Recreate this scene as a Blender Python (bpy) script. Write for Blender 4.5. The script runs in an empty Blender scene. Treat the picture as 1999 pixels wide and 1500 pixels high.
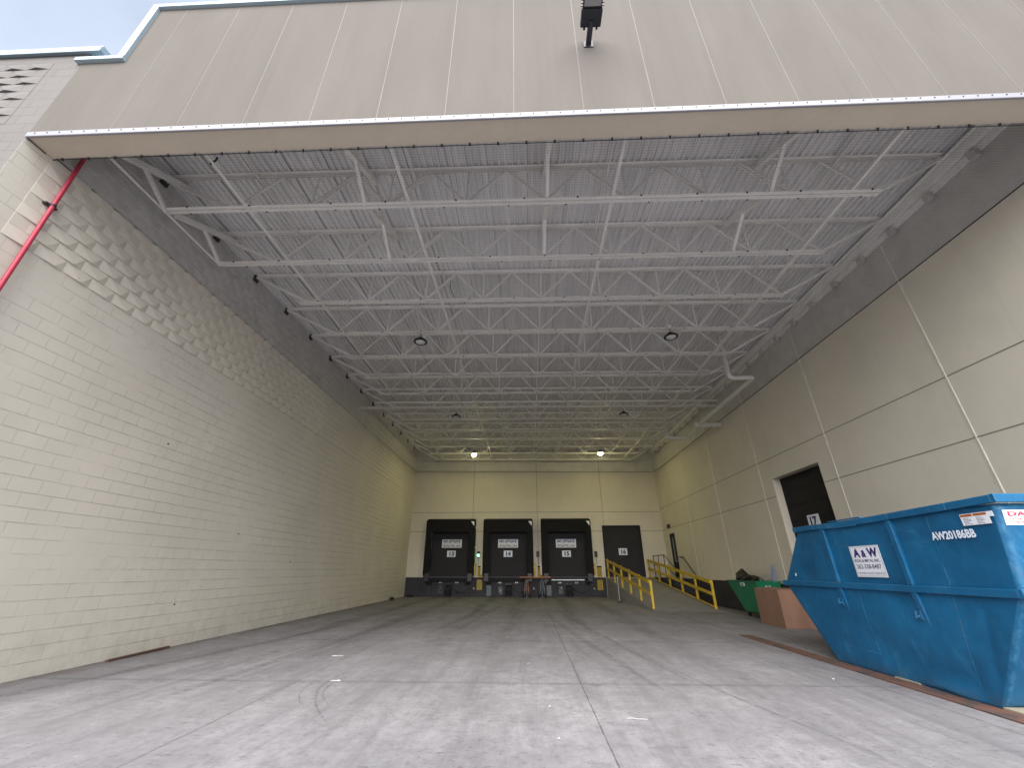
import bpy, bmesh, math, random
from mathutils import Vector, Matrix
random.seed(7)
S = bpy.context.scene
R = math.radians
# ------------------------------------------------------------------ camera
cd = bpy.data.cameras.new("Camera")
cam = bpy.data.objects.new("camera", cd)
S.collection.objects.link(cam)
S.camera = cam
F = 787.0
cd.sensor_fit = 'HORIZONTAL'; cd.sensor_width = 36.0; cd.lens = 36.0 * F / 1999.0
cd.clip_start = 0.05; cd.clip_end = 3000
PITCH = math.atan(363.0 / F); YAW = math.atan(33.5 / math.hypot(F, 363.0))
cam.location = (0, 0, 1.65)
cam.rotation_euler = (math.pi / 2 + PITCH, 0, YAW)
# ------------------------------------------------------------------ sky, sun, exposure
W = bpy.data.worlds.new("World"); S.world = W; W.use_nodes = True
wn = W.node_tree.nodes; wl = W.node_tree.links
bg = wn['Background']
sky = wn.new('ShaderNodeTexSky'); sky.sky_type = 'NISHITA'; sky.sun_disc = False
SUN_EL, SUN_ROT = 40, 183
sky.sun_elevation = R(SUN_EL); sky.sun_rotation = R(SUN_ROT)
sky.dust_density = 3.0; sky.air_density = 1.0; sky.ozone_density = 1.5
# thin bright overcast veil with soft cloud structure in front of the blue
tc = wn.new('ShaderNodeTexCoord'); cn = wn.new('ShaderNodeTexNoise')
cn.inputs['Scale'].default_value = 2.2; cn.inputs['Detail'].default_value = 5
cr = wn.new('ShaderNodeMapRange'); cr.inputs['From Min'].default_value = 0.35; cr.inputs['From Max'].default_value = 0.7
cr.inputs['To Min'].default_value = 0.45; cr.inputs['To Max'].default_value = 0.8
mx = wn.new('ShaderNodeMix'); mx.data_type = 'RGBA'
wl.new(tc.outputs['Generated'], cn.inputs['Vector']); wl.new(cn.outputs['Fac'], cr.inputs['Value'])
wl.new(cr.outputs['Result'], mx.inputs[0]); wl.new(sky.outputs[0], mx.inputs[6])
mx.inputs[7].default_value = (6.2, 6.9, 8.1, 1)
wl.new(mx.outputs[2], bg.inputs['Color'])
bg.inputs['Strength'].default_value = 0.05
sl = bpy.data.lights.new("Sun", 'SUN'); sl.energy = 2.4; sl.angle = R(75); sl.color = (1.0, 0.965, 0.935)
sun = bpy.data.objects.new("sun", sl); S.collection.objects.link(sun)
sun.rotation_euler = (-R(90 - SUN_EL), 0, -R(SUN_ROT))
sun.location = (0, 60, 60)
S.view_settings.view_transform = 'Standard'; S.view_settings.look = 'None'
S.view_settings.exposure = 1.78; S.view_settings.gamma = 1.0; S.view_settings.use_curve_mapping = False
S.render.engine = 'CYCLES'
S.cycles.max_bounces = 16; S.cycles.diffuse_bounces = 10; S.cycles.glossy_bounces = 3
S.cycles.transparent_max_bounces = 8; S.cycles.sample_clamp_indirect = 6.0
S.cycles.use_denoising = True

# ------------------------------------------------------------------ helpers: materials
class NT:
    def __init__(s, name):
        s.m = bpy.data.materials.new(name); s.m.use_nodes = True
        s.t = s.m.node_tree; s.n = s.t.nodes; s.b = s.n['Principled BSDF']
        s.tc = s.n.new('ShaderNodeTexCoord'); s.obj = s.tc.outputs['Object']
        s.geo = s.n.new('ShaderNodeNewGeometry'); s.pos = s.geo.outputs['Position']
    def put(s, sock, v):
        if isinstance(v, bpy.types.NodeSocket): s.t.links.new(v, sock)
        elif isinstance(v, (tuple, list)) and len(v) == 3 and sock.type == 'RGBA': sock.default_value = (*v, 1)
        else: sock.default_value = v
    def math(s, op, a, b=0.0, c=0.0, clamp=False):
        n = s.n.new('ShaderNodeMath'); n.operation = op; n.use_clamp = clamp
        s.put(n.inputs[0], a); s.put(n.inputs[1], b); s.put(n.inputs[2], c); return n.outputs[0]
    def map(s, vec, scale=(1, 1, 1), loc=(0, 0, 0), rot=(0, 0, 0)):
        n = s.n.new('ShaderNodeMapping'); s.put(n.inputs['Vector'], vec)
        n.inputs['Scale'].default_value = scale; n.inputs['Location'].default_value = loc; n.inputs['Rotation'].default_value = rot
        return n.outputs[0]
    def noise(s, vec, scale=5, detail=4, rough=0.55, dist=0.0):
        n = s.n.new('ShaderNodeTexNoise'); s.put(n.inputs['Vector'], vec)
        n.inputs['Scale'].default_value = scale; n.inputs['Detail'].default_value = detail
        n.inputs['Roughness'].default_value = rough; n.inputs['Distortion'].default_value = dist
        return n.outputs['Fac']
    def rng(s, v, a, b, c=0.0, d=1.0):
        n = s.n.new('ShaderNodeMapRange'); s.put(n.inputs['Value'], v)
        for k, x in zip(('From Min', 'From Max', 'To Min', 'To Max'), (a, b, c, d)): n.inputs[k].default_value = x
        return n.outputs['Result']
    def mix(s, f, a, b, mode='MIX'):
        n = s.n.new('ShaderNodeMix'); n.data_type = 'RGBA'; n.blend_type = mode
        s.put(n.inputs[0], f); s.put(n.inputs[6], a); s.put(n.inputs[7], b); return n.outputs[2]
    def sep(s, v):
        n = s.n.new('ShaderNodeSeparateXYZ'); s.put(n.inputs[0], v); return n.outputs
    def comb(s, x, y, z):
        n = s.n.new('ShaderNodeCombineXYZ'); s.put(n.inputs[0], x); s.put(n.inputs[1], y); s.put(n.inputs[2], z); return n.outputs[0]
    def bump(s, h, strength=0.3, dist=0.01, normal=None):
        n = s.n.new('ShaderNodeBump'); s.put(n.inputs['Height'], h)
        n.inputs['Strength'].default_value = strength; n.inputs['Distance'].default_value = dist
        if normal is not None: s.t.links.new(normal, n.inputs['Normal'])
        return n.outputs[0]
    def out(s, col, rough=0.6, metal=0.0, normal=None, spec=None, coat=None):
        s.put(s.b.inputs['Base Color'], col); s.put(s.b.inputs['Roughness'], rough); s.put(s.b.inputs['Metallic'], metal)
        if normal is not None: s.t.links.new(normal, s.b.inputs['Normal'])
        if spec is not None: s.b.inputs['Specular IOR Level'].default_value = spec
        if coat is not None: s.b.inputs['Coat Weight'].default_value = coat
        return s.m

def sc(c, f): return tuple(min(1, x * f) for x in c)

def simple(name, col, rough=0.6, metal=0.0, var=0.12, scale=3.0, bmp=0.1, bd=0.003, spec=None, coat=None):
    t = NT(name)
    n = t.noise(t.pos, scale, 5, 0.6); n2 = t.noise(t.pos, scale * 9, 3)
    c = t.mix(t.rng(n, 0.3, 0.7), sc(col, 1 - var), sc(col, 1 + var))
    c = t.mix(t.rng(n2, 0.45, 0.75, 0, 0.35), c, sc(col, 1 - 2 * var))
    r = t.rng(n2, 0.3, 0.7, max(0.02, rough - 0.08), min(1, rough + 0.1))
    return t.out(c, r, metal, t.bump(n2, bmp, bd), spec, coat)

def wall_paint(name, base, brick=False, upper=None):
    t = NT(name); P = t.sep(t.pos)
    big = t.noise(t.pos, 0.35, 4, 0.6); mid = t.noise(t.pos, 1.7, 5, 0.6); fine = t.noise(t.pos, 45, 3, 0.6)
    tint = t.noise(t.map(t.pos, loc=(7, 3, 1)), 0.5, 3, 0.5)
    c = t.mix(t.rng(big, 0.35, 0.65), sc(base, 0.93), sc(base, 1.05))
    c = t.mix(t.rng(tint, 0.45, 0.65, 0, 0.3), c, (base[0] * 1.02, base[1] * 0.975, base[2] * 0.98))
    c = t.mix(t.rng(mid, 0.5, 0.8, 0, 0.35), c, sc(base, 0.88))
    # vertical run marks
    runs = t.noise(t.map(t.pos, scale=(3.5, 3.5, 0.18)), 1.0, 5, 0.65)
    c = t.mix(t.rng(runs, 0.55, 0.8, 0, 0.28), c, sc(base, 0.8))
    # scuffs and dirt splashed along the foot of the wall
    low = t.math('MULTIPLY', t.rng(P[2], 0.05, 1.1, 1, 0), t.rng(t.noise(t.pos, 3.0, 6, 0.7), 0.45, 0.7))
    c = t.mix(t.math('MULTIPLY', low, 0.28, clamp=True), c, (0.22, 0.21, 0.20))
    # a few small chips and specks
    vo = t.n.new('ShaderNodeTexVoronoi'); t.put(vo.inputs['Vector'], t.pos); vo.inputs['Scale'].default_value = 1.6
    spk = t.math('LESS_THAN', t.math('ADD', vo.outputs['Distance'], t.math('MULTIPLY', mid, 0.05)), 0.043)
    c = t.mix(t.math('MULTIPLY', spk, 0.5), c, (0.08, 0.075, 0.07))
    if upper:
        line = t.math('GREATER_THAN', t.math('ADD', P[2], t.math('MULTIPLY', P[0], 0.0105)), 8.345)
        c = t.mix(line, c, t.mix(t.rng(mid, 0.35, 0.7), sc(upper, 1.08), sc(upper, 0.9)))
    nrm = t.bump(fine, 0.25, 0.004)
    if brick:
        u = t.math('ADD', P[1], P[0])      # runs along either face of the corner
        v = t.comb(u, P[2], 0.0)
        wob = t.noise(t.pos, 4, 2); v2 = t.comb(t.math('ADD', u, t.math('MULTIPLY', wob, 0.012)), t.math('ADD', P[2], t.math('MULTIPLY', wob, 0.010)), 0.0)
        b = t.n.new('ShaderNodeTexBrick'); t.put(b.inputs['Vector'], v2)
        b.inputs['Scale'].default_value = 1.0; b.inputs['Brick Width'].default_value = 0.4724; b.inputs['Row Height'].default_value = 0.2362
        b.inputs['Mortar Size'].default_value = 0.0065; b.inputs['Mortar Smooth'].default_value = 0.35; b.offset = 0.5
        b.inputs['Color1'].default_value = (0.46, 0.46, 0.46, 1); b.inputs['Color2'].default_value = (0.54, 0.54, 0.54, 1)
        # joints choke with paint in patches
        fill = t.rng(t.noise(t.map(t.pos, loc=(3, 9, 4), scale=(1, 0.6, 1.3)), 0.7, 5, 0.7), 0.40, 0.58, 0.12, 1.0)
        fill2 = t.rng(t.noise(t.map(t.pos, loc=(13, 2, 4)), 3.5, 3, 0.65), 0.35, 0.55, 0.35, 1.0)
        m = t.math('MULTIPLY', t.math('MULTIPLY', b.outputs['Fac'], fill), fill2)
        h = t.math('SUBTRACT', 1.0, m)
        c = t.mix(t.rng(b.outputs['Color'], 0.46, 0.54, 0.0, 0.10), c, sc(base, 0.8))
        hz = t.math('FRACT', t.math('ADD', t.math('DIVIDE', t.math('ADD', P[2], t.math('MULTIPLY', wob, 0.010)), CHH), 0.5))
        hm = t.math('LESS_THAN', t.math('ABSOLUTE', t.math('SUBTRACT', hz, 0.5)), 0.035)
        c = t.mix(t.math('MULTIPLY', t.math('MULTIPLY', m, hm), 0.28), c, (0.24, 0.22, 0.20))
        # rough parging lumps
        lump = t.rng(t.noise(t.map(t.pos, loc=(1, 5, 2)), 5.5, 6, 0.75, 0.4), 0.5, 0.75)
        lm = t.rng(t.noise(t.map(t.pos, loc=(21, 5, 2), scale=(1, .4, 1)), 0.7, 3), 0.52, 0.62)
        nrm = t.bump(t.math('MULTIPLY', lump, lm), 0.6, 0.012, nrm)
        nrm = t.bump(h, 1.0, 0.016, nrm)
    return t.out(c, 0.72, 0, nrm, 0.3)

CHH = 0.2362
M = {}
CMU = (0.72, 0.682, 0.59)
BEI = (0.64, 0.60, 0.50)
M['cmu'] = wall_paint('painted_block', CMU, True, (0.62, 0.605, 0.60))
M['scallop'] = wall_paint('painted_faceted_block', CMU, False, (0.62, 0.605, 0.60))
M['cmufront'] = wall_paint('sun_compensated_front_block', (0.155, 0.146, 0.140), True)  # block paint darkened in its colour to offset direct sun on the front
M['scallopfront'] = wall_paint('sun_compensated_front_faceted_block', (0.155, 0.146, 0.140))  # faceted front blocks take the same sun-offsetting darker colour
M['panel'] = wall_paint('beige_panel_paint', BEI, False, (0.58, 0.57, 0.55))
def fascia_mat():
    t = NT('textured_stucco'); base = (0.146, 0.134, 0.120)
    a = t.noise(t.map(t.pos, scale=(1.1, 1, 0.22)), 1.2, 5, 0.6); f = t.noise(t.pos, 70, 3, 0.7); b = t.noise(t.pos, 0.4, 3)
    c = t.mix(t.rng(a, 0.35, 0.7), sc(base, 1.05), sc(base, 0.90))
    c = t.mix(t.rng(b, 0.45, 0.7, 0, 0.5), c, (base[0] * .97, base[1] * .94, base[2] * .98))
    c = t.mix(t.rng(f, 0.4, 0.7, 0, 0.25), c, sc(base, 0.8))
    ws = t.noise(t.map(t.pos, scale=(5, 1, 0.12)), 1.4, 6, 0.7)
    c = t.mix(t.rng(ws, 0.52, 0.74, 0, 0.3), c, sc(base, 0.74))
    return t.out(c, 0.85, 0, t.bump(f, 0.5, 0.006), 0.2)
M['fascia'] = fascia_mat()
M['seam'] = simple('pale_sealant', (0.166, 0.154, 0.139), 0.6)
M['seam_wall'] = simple('pale_joint_sealant', (0.78, 0.74, 0.65), 0.6)
M['groove'] = simple('dark_joint_groove', (0.20, 0.185, 0.16), 0.9)  # plain dark colour of the horizontal wall panel joints
M['soffit'] = simple('soffit_paint', (0.60, 0.53, 0.43), 0.6, var=0.05, scale=1.0)
M['coping'] = simple('blue_grey_metal_coping', (0.36, 0.46, 0.52), 0.4, 0.2, var=0.05)
M['flange'] = simple('white_metal_flange', (0.27, 0.27, 0.30), 0.4, var=0.03)
M['steel'] = simple('white_painted_steel', (0.86, 0.845, 0.82), 0.5, var=0.07, scale=2.0)
def deck_mat():
    t = NT('painted_steel_deck'); base = (0.85, 0.84, 0.85)
    P = t.sep(t.pos)
    st = t.noise(t.map(t.pos, scale=(6, 0.25, 1)), 1.0, 4, 0.6); n = t.noise(t.pos, 0.9, 4)
    c = t.mix(t.rng(st, 0.35, 0.7), sc(base, 1.04), sc(base, 0.86))
    c = t.mix(t.rng(n, 0.5, 0.75, 0, 0.4), c, sc(base, 0.86))
    # side laps between deck sheets, 0.91 m apart
    f = t.math('FRACT', t.math('DIVIDE', t.math('ADD', P[0], 20.0), 0.914))
    c = t.mix(t.math('MULTIPLY', t.math('LESS_THAN', f, 0.014), 0.45), c, (0.12, 0.12, 0.12))
    return t.out(c, 0.5, 0, None, 0.4)
M['deck'] = deck_mat()
M['net'] = simple('black_net_twine', (0.035, 0.033, 0.035), 0.8, var=0.05)
M['bolt'] = simple('dark_bolt', (0.05, 0.05, 0.055), 0.5, 0.4)
M['black'] = simple('black_rubber', (0.014, 0.014, 0.016), 0.65, var=0.2, scale=4, bmp=0.2, spec=0.2)
M['blackfab'] = simple('black_vinyl_curtain', (0.009, 0.009, 0.010), 0.65, var=0.25, scale=2.5, bmp=0.35, bd=0.03, spec=0.15)
M['door'] = simple('charcoal_door_panel', (0.032, 0.032, 0.036), 0.7, var=0.06, scale=1.2, spec=0.15)
M['greyband'] = simple('dark_grey_dado_paint', (0.048, 0.047, 0.054), 0.7, var=0.2, scale=1.5, spec=0.2)
M['yellow'] = None
def worn(name, base, wear, amt, rough=0.5, lo=0.56, metal=0.0, sc1=6):
    t = NT(name)
    a = t.noise(t.pos, sc1, 6, 0.7); b = t.noise(t.pos, 1.5, 4)
    c = t.mix(t.rng(b, 0.35, 0.7), sc(base, 0.88), sc(base, 1.1))
    c = t.mix(t.math('MULTIPLY', t.rng(a, lo, lo + 0.07), amt), c, wear)
    return t.out(c, t.rng(a, 0.4, 0.7, rough, rough + 0.2), metal, t.bump(a, 0.15, 0.004))
M['yellow'] = worn('worn_yellow_paint', (0.58, 0.40, 0.03), (0.20, 0.10, 0.035), 0.7)
M['orange'] = worn('worn_orange_paint', (0.26, 0.085, 0.02), (0.12, 0.06, 0.03), 0.8)
M['green'] = simple('green_plastic', (0.008, 0.17, 0.078), 0.42, var=0.12, scale=2.5)
M['white'] = simple('white_sign_face', (0.72, 0.75, 0.80), 0.45, var=0.04)
M['blueink'] = simple('blue_lettering', (0.01, 0.06, 0.24), 0.5, var=0.02)
M['navy'] = simple('navy_lettering', (0.025, 0.008, 0.13), 0.5, var=0.02)
M['greyink'] = simple('grey_lettering', (0.09, 0.09, 0.16), 0.5, var=0.02)
M['redink'] = simple('red_lettering', (0.45, 0.03, 0.06), 0.5, var=0.02)
M['orangeink'] = simple('orange_label', (0.36, 0.08, 0.012), 0.5, var=0.05)
M['whiteink'] = simple('white_lettering', (0.70, 0.78, 0.88), 0.5, var=0.05, scale=20)
M['red'] = simple('red_pipe_paint', (0.50, 0.045, 0.085), 0.4, var=0.12)
M['card'] = None
def card_mat():
    t = NT('corrugated_cardboard'); base = (0.29, 0.172, 0.122)
    a = t.noise(t.map(t.pos, scale=(1, 1, 0.3)), 3, 5); f = t.noise(t.map(t.pos, scale=(60, 60, 2)), 1, 2)
    c = t.mix(t.rng(a, 0.35, 0.7), sc(base, 0.88), sc(base, 1.1)); c = t.mix(t.rng(f, 0.4, 0.7, 0, 0.12), c, sc(base, 0.7))
    return t.out(c, 0.85, 0, t.bump(t.math('ADD', a, t.math('MULTIPLY', f, .1)), 0.4, 0.02), 0.15)
M['card'] = card_mat()
M['rust'] = worn('rusty_steel_plate', (0.15, 0.075, 0.055), (0.055, 0.05, 0.05), 0.8, 0.7, 0.5, 0.1, 2.2)
M['concrete'] = simple('bare_concrete', (0.22, 0.215, 0.21), 0.85, var=0.15, scale=2.5, bmp=0.3)
M['galv'] = simple('galvanised_steel', (0.42, 0.43, 0.45), 0.4, 0.6, var=0.1)
M['dkmetal'] = simple('dark_machinery_metal', (0.035, 0.035, 0.038), 0.4, 0.5, var=0.3, scale=12)
M['lampblack'] = simple('black_lamp_housing', (0.012, 0.014, 0.022), 0.4, var=0.1)
M['lens'] = simple('frosted_lens', (0.72, 0.74, 0.76), 0.35, var=0.03)
M['frontlens'] = simple('grey_floodlight_lens', (0.30, 0.29, 0.30), 0.25, var=0.05)
M['bag'] = simple('black_plastic_bag', (0.005, 0.005, 0.006), 0.42, var=0.2, scale=8, bmp=0.5, bd=0.02, spec=0.25)
M['boardblue'] = simple('blue_grey_board', (0.14, 0.19, 0.30), 0.6)
M['wood'] = simple('weathered_timber', (0.11, 0.06, 0.045), 0.8, var=0.2, scale=6)
M['cream'] = simple('pale_softwood', (0.34, 0.30, 0.22), 0.8, var=0.1, scale=6)
M['paper'] = simple('white_floor_piece', (0.58, 0.58, 0.57), 0.8, var=0.03)
M['yellowsign'] = simple('yellow_sign_face', (0.52, 0.36, 0.02), 0.5, var=0.1)
M['glass'] = simple('dark_wired_glass', (0.16, 0.18, 0.20), 0.15, var=0.1)
M['whitepipe'] = simple('white_drain_pipe', (0.68, 0.68, 0.66), 0.35, var=0.05)
M['slate'] = simple('slate_blue_steel_plate', (0.10, 0.125, 0.15), 0.5, 0.2)
M['tread'] = simple('reflector_face', (0.8, 0.8, 0.75), 0.3, var=0.02)
def emis(name, col, st, base=(0.8, 0.8, 0.8)):
    t = NT(name); t.b.inputs['Emission Color'].default_value = (*col, 1); t.b.inputs['Emission Strength'].default_value = st
    return t.out(base, 0.4)
M['lit'] = emis('lit_lamp_lens', (1.0, 0.92, 0.42), 105.0)
M['greenlit'] = emis('lit_green_lens', (0.03, 1.0, 0.22), 22.0, (0.05, 0.4, 0.1))
M['redoff'] = simple('unlit_red_lens', (0.10, 0.012, 0.012), 0.3)
M['greenoff'] = simple('unlit_green_lens', (0.012, 0.06, 0.03), 0.3)
M['gravel'] = simple('asphalt', (0.16, 0.16, 0.165), 0.9)

def blue_mat():
    t = NT('blue_dumpster_paint'); base = (0.002, 0.096, 0.225); P = t.sep(t.pos)
    a = t.noise(t.pos, 1.4, 5, 0.6); n2 = t.noise(t.pos, 7, 5, 0.7)
    c = t.mix(t.rng(a, 0.35, 0.7), sc(base, 0.82), (0.004, 0.120, 0.27))
    sm = t.noise(t.map(t.pos, scale=(1, 2.2, 0.7), rot=(0.5, 0, 0)), 2.2, 6, 0.7, 0.6)
    c = t.mix(t.rng(sm, 0.56, 0.8, 0, 0.35), c, (0.06, 0.25, 0.42))
    sm2 = t.noise(t.map(t.pos, loc=(4, 4, 4), scale=(1, 0.5, 3.0)), 2.6, 6, 0.7, 0.4)
    c = t.mix(t.rng(sm2, 0.6, 0.8, 0, 0.45), c, (0.012, 0.045, 0.10))
    v = t.n.new('ShaderNodeTexVoronoi'); v.feature = 'DISTANCE_TO_EDGE'; t.put(v.inputs['Vector'], t.map(t.pos, scale=(1, 0.5, 1.1), rot=(0.4, 0, 0))); v.inputs['Scale'].default_value = 1.3
    scr = t.math('MULTIPLY', t.math('LESS_THAN', v.outputs['Distance'], 0.0035), t.rng(t.noise(t.map(t.pos, loc=(3, 1, 8)), 1.1, 3), 0.58, 0.66))
    c = t.mix(t.math('MULTIPLY', scr, 0.35), c, (0.12, 0.33, 0.5))
    edge = t.n.new('ShaderNodeBevel'); edge.samples = 4; edge.inputs['Radius'].default_value = 0.02
    dt = t.n.new('ShaderNodeVectorMath'); dt.operation = 'DOT_PRODUCT'; t.t.links.new(edge.outputs[0], dt.inputs[0]); t.t.links.new(t.geo.outputs['Normal'], dt.inputs[1])
    er = t.math('MULTIPLY', t.rng(dt.outputs['Value'], 0.985, 0.90, 0, 1), t.rng(n2, 0.42, 0.58))
    c = t.mix(t.math('MULTIPLY', er, 0.55), c, (0.09, 0.30, 0.46))
    c = t.mix(t.math('MULTIPLY', t.math('MULTIPLY', er, t.rng(a, 0.52, 0.62)), 0.8), c, (0.11, 0.045, 0.025))
    drip = t.noise(t.map(t.pos, scale=(6, 6, 0.5)), 1.5, 5, 0.7)
    c = t.mix(t.rng(drip, 0.56, 0.78, 0, 0.4), c, (0.008, 0.06, 0.14))
    c = t.mix(t.math('MULTIPLY', t.rng(n2, 0.70, 0.74), 0.7), c, (0.10, 0.045, 0.03))
    c = t.mix(t.math('MULTIPLY', t.rng(P[2], 0.0, 0.22, 0.55, 0.0), t.rng(n2, 0.35, 0.6)), c, (0.05, 0.06, 0.07))
    return t.out(c, t.rng(n2, 0.3, 0.7, 0.38, 0.58), 0, t.bump(n2, 0.18, 0.006, t.bump(a, 0.4, 0.05)), 0.45)
M['blue'] = blue_mat()

def floor_mat():
    t = NT('worn_concrete_slab'); P = t.sep(t.pos); X, Y = P[0], P[1]
    base = (0.315, 0.306, 0.318)
    big = t.noise(t.pos, 0.22, 5, 0.6); mid = t.noise(t.map(t.pos, scale=(1, 0.7, 1)), 1.1, 7, 0.68, 0.3); fine = t.noise(t.pos, 38, 4, 0.7)
    st = t.noise(t.map(t.pos, scale=(2.6, 0.22, 1)), 1.0, 7, 0.72, 0.5)
    c = t.mix(t.rng(big, 0.38, 0.62), sc(base, 0.82), sc(base, 1.12))
    c = t.mix(t.rng(mid, 0.42, 0.66, 0, 0.85), c, sc(base, 0.66))
    mot = t.noise(t.map(t.pos, loc=(11, 3, 0), scale=(1.2, 1, 1)), 4.5, 8, 0.78, 0.2)
    c = t.mix(t.rng(mot, 0.46, 0.66, 0, 0.85), c, sc(base, 0.58))
    dash = t.noise(t.map(t.pos, loc=(1, 31, 0), scale=(3, 9, 1), rot=(0, 0, -0.35)), 2.6, 5, 0.8)
    c = t.mix(t.math('MULTIPLY', t.rng(dash, 0.60, 0.65), 0.7), c, (0.095, 0.085, 0.09))
    c = t.mix(t.rng(mot, 0.42, 0.30, 0, 0.6), c, sc(base, 1.28))
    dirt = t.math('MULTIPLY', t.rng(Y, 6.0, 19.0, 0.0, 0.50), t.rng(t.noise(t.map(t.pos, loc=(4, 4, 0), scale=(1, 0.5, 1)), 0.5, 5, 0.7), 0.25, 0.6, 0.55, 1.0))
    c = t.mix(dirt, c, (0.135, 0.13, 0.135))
    c = t.mix(t.rng(st, 0.47, 0.72, 0, 0.8), c, (0.14, 0.135, 0.145))
    # traffic lanes worn to each dock, darker the further in
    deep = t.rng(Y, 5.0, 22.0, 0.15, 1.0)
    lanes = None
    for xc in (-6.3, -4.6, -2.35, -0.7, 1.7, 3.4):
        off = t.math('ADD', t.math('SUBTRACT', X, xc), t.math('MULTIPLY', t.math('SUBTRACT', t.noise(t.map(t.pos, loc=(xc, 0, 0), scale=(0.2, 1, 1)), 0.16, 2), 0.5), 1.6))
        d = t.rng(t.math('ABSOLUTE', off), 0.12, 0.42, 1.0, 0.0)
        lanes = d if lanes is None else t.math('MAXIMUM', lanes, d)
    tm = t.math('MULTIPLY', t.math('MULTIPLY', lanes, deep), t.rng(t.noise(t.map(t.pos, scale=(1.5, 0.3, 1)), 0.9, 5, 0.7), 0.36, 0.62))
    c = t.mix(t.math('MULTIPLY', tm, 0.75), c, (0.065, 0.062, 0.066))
    # scuffs: short dark dashes and tyre-tread prints
    a = t.noise(t.map(t.pos, scale=(2.2, 6.0, 1), rot=(0, 0, 0.15)), 1.6, 6, 0.75)
    am = t.noise(t.map(t.pos, loc=(5, 5, 0)), 0.55, 3)
    c = t.mix(t.math('MULTIPLY', t.math('MULTIPLY', t.rng(a, 0.56, 0.66), t.rng(am, 0.40, 0.58)), 0.85), c, (0.10, 0.095, 0.10))
    a2 = t.noise(t.map(t.pos, loc=(9, 1, 0), scale=(7, 9, 1)), 1.7, 4, 0.7)
    c = t.mix(t.math('MULTIPLY', t.math('MULTIPLY', t.rng(a2, 0.58, 0.64), t.rng(t.noise(t.map(t.pos, loc=(2, 8, 0)), 0.45, 2), 0.42, 0.56)), 0.75), c, (0.12, 0.10, 0.10))
    # oil spots
    vo = t.n.new('ShaderNodeTexVoronoi'); t.put(vo.inputs['Vector'], t.map(t.pos, scale=(1, 1, 1))); vo.inputs['Scale'].default_value = 0.75
    spot = t.rng(t.math('ADD', vo.outputs['Distance'], t.math('MULTIPLY', a, 0.22)), 0.15, 0.20, 1, 0)
    c = t.mix(t.math('MULTIPLY', spot, 0.5), c, (0.09, 0.085, 0.09))
    band = t.rng(t.math('ABSOLUTE', t.math('ADD', X, t.math('ADD', 4.05, t.math('MULTIPLY', Y, 0.03)))), 0.05, 0.55, 1.0, 0.0)
    band2 = t.rng(t.math('ABSOLUTE', t.math('ADD', X, t.math('SUBTRACT', 8.6, t.math('MULTIPLY', Y, 0.16)))), 0.1, 0.6, 1.0, 0.0)
    bb_ = t.math('MULTIPLY', t.math('MAXIMUM', t.math('MULTIPLY', band, t.rng(Y, 7.5, 9.5)), t.math('MULTIPLY', band2, t.rng(Y, 14.0, 9.0))), t.rng(t.noise(t.map(t.pos, loc=(7, 7, 0), scale=(2.5, 0.5, 1)), 1.2, 6, 0.75), 0.34, 0.6))
    c = t.mix(t.math('MULTIPLY', bb_, 0.6), c, (0.12, 0.117, 0.125))
    # pale dust and tiny pale crumbs
    c = t.mix(t.rng(t.noise(t.map(t.pos, loc=(30, 0, 0)), 1.3, 6, 0.7), 0.55, 0.75, 0, 0.4), c, (0.42, 0.41, 0.42))
    v2 = t.n.new('ShaderNodeTexVoronoi'); t.put(v2.inputs['Vector'], t.pos); v2.inputs['Scale'].default_value = 2.6
    cr_ = t.math('LESS_THAN', v2.outputs['Distance'], 0.022)
    c = t.mix(t.math('MULTIPLY', cr_, 0.5), c, (0.5, 0.5, 0.48))
    c = t.mix(t.rng(fine, 0.35, 0.7, 0, 0.45), c, sc(base, 0.62))
    # dirt gathered against the left wall
    c = t.mix(t.math('MULTIPLY', t.rng(X, -8.45, -7.9, 1, 0), t.rng(mid, 0.35, 0.6, 0.2, 0.8)), c, (0.10, 0.08, 0.07))
    # saw-cut control joints
    wob = t.math('MULTIPLY', t.math('SUBTRACT', t.noise(t.pos, 1.5, 3), 0.5), 0.03)
    Xw = t.math('ADD', X, wob); Yw = t.math('ADD', Y, wob)
    fx = t.math('ABSOLUTE', t.math('SUBTRACT', t.math('FRACT', t.math('DIVIDE', t.math('ADD', Xw, 22.25 + 0.0), 4.6)), 0.0))
    gx = t.math('LESS_THAN', t.math('ABSOLUTE', t.math('SUBTRACT', fx, 0.01)), 0.0019)
    fy = t.math('FRACT', t.math('DIVIDE', t.math('ADD', Yw, 13.2), 4.2))
    gy = t.math('LESS_THAN', t.math('ABSOLUTE', t.math('SUBTRACT', fy, 0.01)), 0.0020)
    halo = t.rng(t.math('ABSOLUTE', t.math('SUBTRACT', fy, 0.01)), 0.002, 0.035, 0.62, 0.0)
    c = t.mix(t.math('MULTIPLY', halo, t.rng(mid, 0.3, 0.6)), c, (0.12, 0.12, 0.125))
    g = t.math('MAXIMUM', gx, t.math('MULTIPLY', gy, 0.55))
    c = t.mix(t.math('MULTIPLY', t.math('MULTIPLY', g, t.rng(mot, 0.3, 0.55, 0.35, 1.0)), 0.75), c, (0.06, 0.058, 0.06))
    h = t.math('SUBTRACT', t.math('ADD', t.math('MULTIPLY', fine, 0.3), t.math('MULTIPLY', mid, 0.5)), t.math('MULTIPLY', g, 2.0))
    return t.out(c, t.rng(mid, 0.3, 0.7, 0.6, 0.85), 0, t.bump(h, 0.3, 0.006), 0.3)
M['floor'] = floor_mat()

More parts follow.
